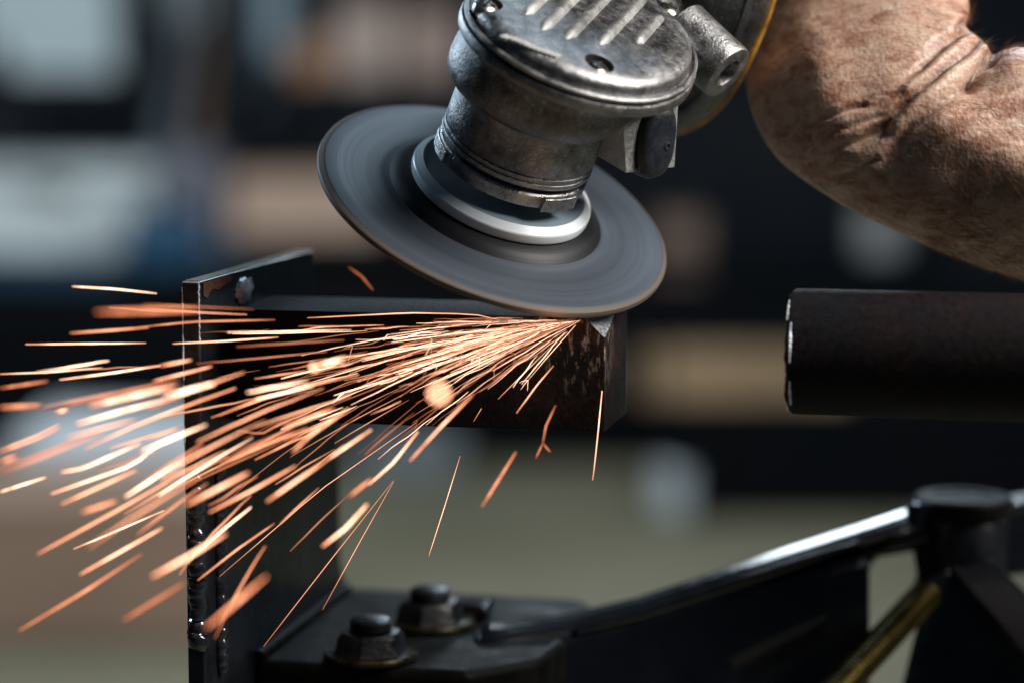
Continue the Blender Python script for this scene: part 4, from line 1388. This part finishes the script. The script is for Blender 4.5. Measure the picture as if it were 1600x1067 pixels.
def ball(x, y, diam, heat, label):
    d = near_d(diam)
    c = W(x, y, d)
    bm = bmesh.new()
    bmesh.ops.create_icosphere(bm, subdivisions=3, radius=0.0013)
    me = bpy.data.meshes.new('spark')
    for v in bm.verts:
        v.co = v.co * (1 + 0.12 * noise.noise(v.co * 900)) + c
    bm.to_mesh(me); bm.free()
    a = me.attributes.new('spark_glow', 'FLOAT', 'POINT')
    for q in a.data:
        q.value = heat
    b = me.attributes.new('spark_tint', 'FLOAT', 'POINT')
    for q in b.data:
        q.value = 0.55
    me.materials.append(M['spark'])
    for p in me.polygons:
        p.use_smooth = True
    o = bpy.data.objects.new('spark', me)
    COL.objects.link(o)
    tag(o, label, 'spark', SG)
ball(686, 614, 38, 10.0, 'big round glowing spark blurred to a ball below the bar')
ball(490, 574, 13, 3.0, 'small round glowing spark over the plate end of the bar')

CX, CY = 905, 500
def rand_path(theta, s0, s1, bend, n):
    px = []
    for i in range(n):
        s = s0 + (s1 - s0) * i / (n - 1)
        th = theta + bend * s / 400.0
        px.append((CX - s * math.cos(th), CY + s * math.sin(th)))
    return px

def pick_theta():
    u = random.random()
    if u < 0.12:
        return R_(random.uniform(-1.5, 4))
    if u < 0.80:
        return R_(random.triangular(3, 27, 11))
    if u < 0.96:
        return R_(random.uniform(18, 36))
    return R_(random.uniform(36, 55))

def random_spark(kind):
    th = pick_theta()
    while kind != 'fine' and th > R_(27) and random.random() < 0.75:
        th = pick_theta()
    if kind == 'fine':
        s0 = abs(random.gauss(0, 150)); ln = random.uniform(50, 210)
    elif kind == 'mid':
        s0 = random.uniform(120, 560); ln = random.uniform(60, 240)
    else:
        s0 = random.uniform(380, 860); ln = random.uniform(60, 230)
    steep = max(0.25, 1 - math.degrees(th) / 75)
    s0 *= steep; ln *= (0.45 + 0.55 * steep)
    s1 = s0 + ln
    bend = max(-0.02, random.gauss(0.05, 0.08))
    n = 9
    px = rand_path(th, s0, s1, bend, n)
    ox, oy = random.uniform(-22, 6), random.uniform(-2, 3)
    px = [(x + ox, y + oy) for x, y in px]
    zig = random.uniform(0, 6.0) if kind == 'fine' else random.uniform(0, 3.0)
    tip = random.uniform(-0.5, 0.5)
    sd = random.uniform(0, 99)
    spread = random.gauss(0, 1) * {'fine': 0.10, 'mid': 0.13, 'far': 0.20}[kind]
    pts, rs, hs = [], [], []
    for i, (x, y) in enumerate(px):
        s = s0 + ln * i / (n - 1)
        dl = s * 0.000217 * (spread - (0.30 if kind == 'far' else 0.10))
        d = max(0.60, min(0.808 + dl, 0.90))
        x += zig * noise.noise((s * 0.03, sd, 1)); y += zig * noise.noise((s * 0.03, sd, 5))
        p = W(x, y, d)
        # stay on the near side of the upright plate and the bar
        over = (p - PC).dot(-B)
        if over < 0.0015 and (p - PC).dot(A) < 0.002:
            p = p - B * (0.0015 - over)
        if (p - PL).dot(A) < TH and (p - PL).dot(B) > -0.002:
            p = p - B * ((p - PL).dot(B) + 0.003)
        dd = (p - CAM).dot(FW)
        q = W(x, y, dd)
        w = abs(FOC - dd) / dd * BL
        rp = {'fine': 0.52, 'mid': 0.72, 'far': 1.3}[kind]
        e = math.sin(math.pi * (0.08 + 0.84 * i / (n - 1)))
        pts.append(q); rs.append(rp * dd / FPX * (0.45 + 0.55 * e))
        hs.append((max(1.0, w / (2 * rp)) ** 0.85) * (0.45 + 0.65 * e) * (1 + tip * (2 * i / (n - 1) - 1)))
    base = {'fine': random.choice((0.35, 0.7, 1.2, 2.2)), 'mid': random.choice((0.3, 0.5, 0.9, 1.9)), 'far': random.choice((0.4, 0.6, 0.9, 1.8))}[kind]
    tn = max(0.0, min(1.0, (base - 0.25) / 1.7))
    return pts, rs, [h * base for h in hs], [max(0, min(1, tn + 0.25 * math.sin(math.pi * i / (n - 1)) - 0.1)) for i in range(n)]

random.seed(77)
for i in range(62):
    a = random_spark('mid')
    spark(*a, 'slim orange spark in the dense fan between disc and plate', 'orange sparks of the dense fan')
for i in range(38):
    a = random_spark('far')
    spark(*a, 'blurred orange spark in the wide shower left of the plate', 'blurred sparks at the left')
for i in range(70):
    a = random_spark('fine')
    spark(*a, 'hair fine spark close to the grinding point', 'fine sparks at the grinding point')
# the uncountable finest sparks with their forks
V, F, H, TT = [], [], [], []
def add_stuff(pts, rs, hs, tn):
    v, f = tube_data(pts, rs, 5)
    k = len(V)
    V.extend(v); F.extend([tuple(i + k for i in q) for q in f])
    for i in range(len(v)):
        H.append(hs[i // 5]); TT.append(tn[i // 5])
for i in range(130):
    pts, rs, hs, tn = random_spark('fine')
    rs = [r * 0.85 for r in rs]
    add_stuff(pts, rs, hs, tn)
    if random.random() < 0.4:
        e = pts[-1 - random.randrange(3)]
        for k in range(random.choice((1, 2, 3))):
            x, y, d = pix(e)
            L = random.uniform(6, 26)
            t = R_(random.uniform(-30, 95))
            q = [W(x - L * f * math.cos(t), y + L * f * math.sin(t) + 4 * f * f, d) for f in (0, 0.5, 1)]
            add_stuff(q, [rs[4] * 0.8, rs[4] * 0.7, rs[4] * 0.35], [hs[4]] * 3, [tn[4]] * 3)
me = bpy.data.meshes.new('spark_shower')
me.from_pydata([tuple(q) for q in V], [], F)
a = me.attributes.new('spark_glow', 'FLOAT', 'POINT')
for i, h in enumerate(H):
    a.data[i].value = h
a = me.attributes.new('spark_tint', 'FLOAT', 'POINT')
for i, h in enumerate(TT):
    a.data[i].value = h
me.materials.append(M['spark'])
so = bpy.data.objects.new('spark_shower', me)
COL.objects.link(so)
so['kind'] = 'stuff'
tag(so, 'dense shower of the finest sparks leaving the grinding point', 'sparks')
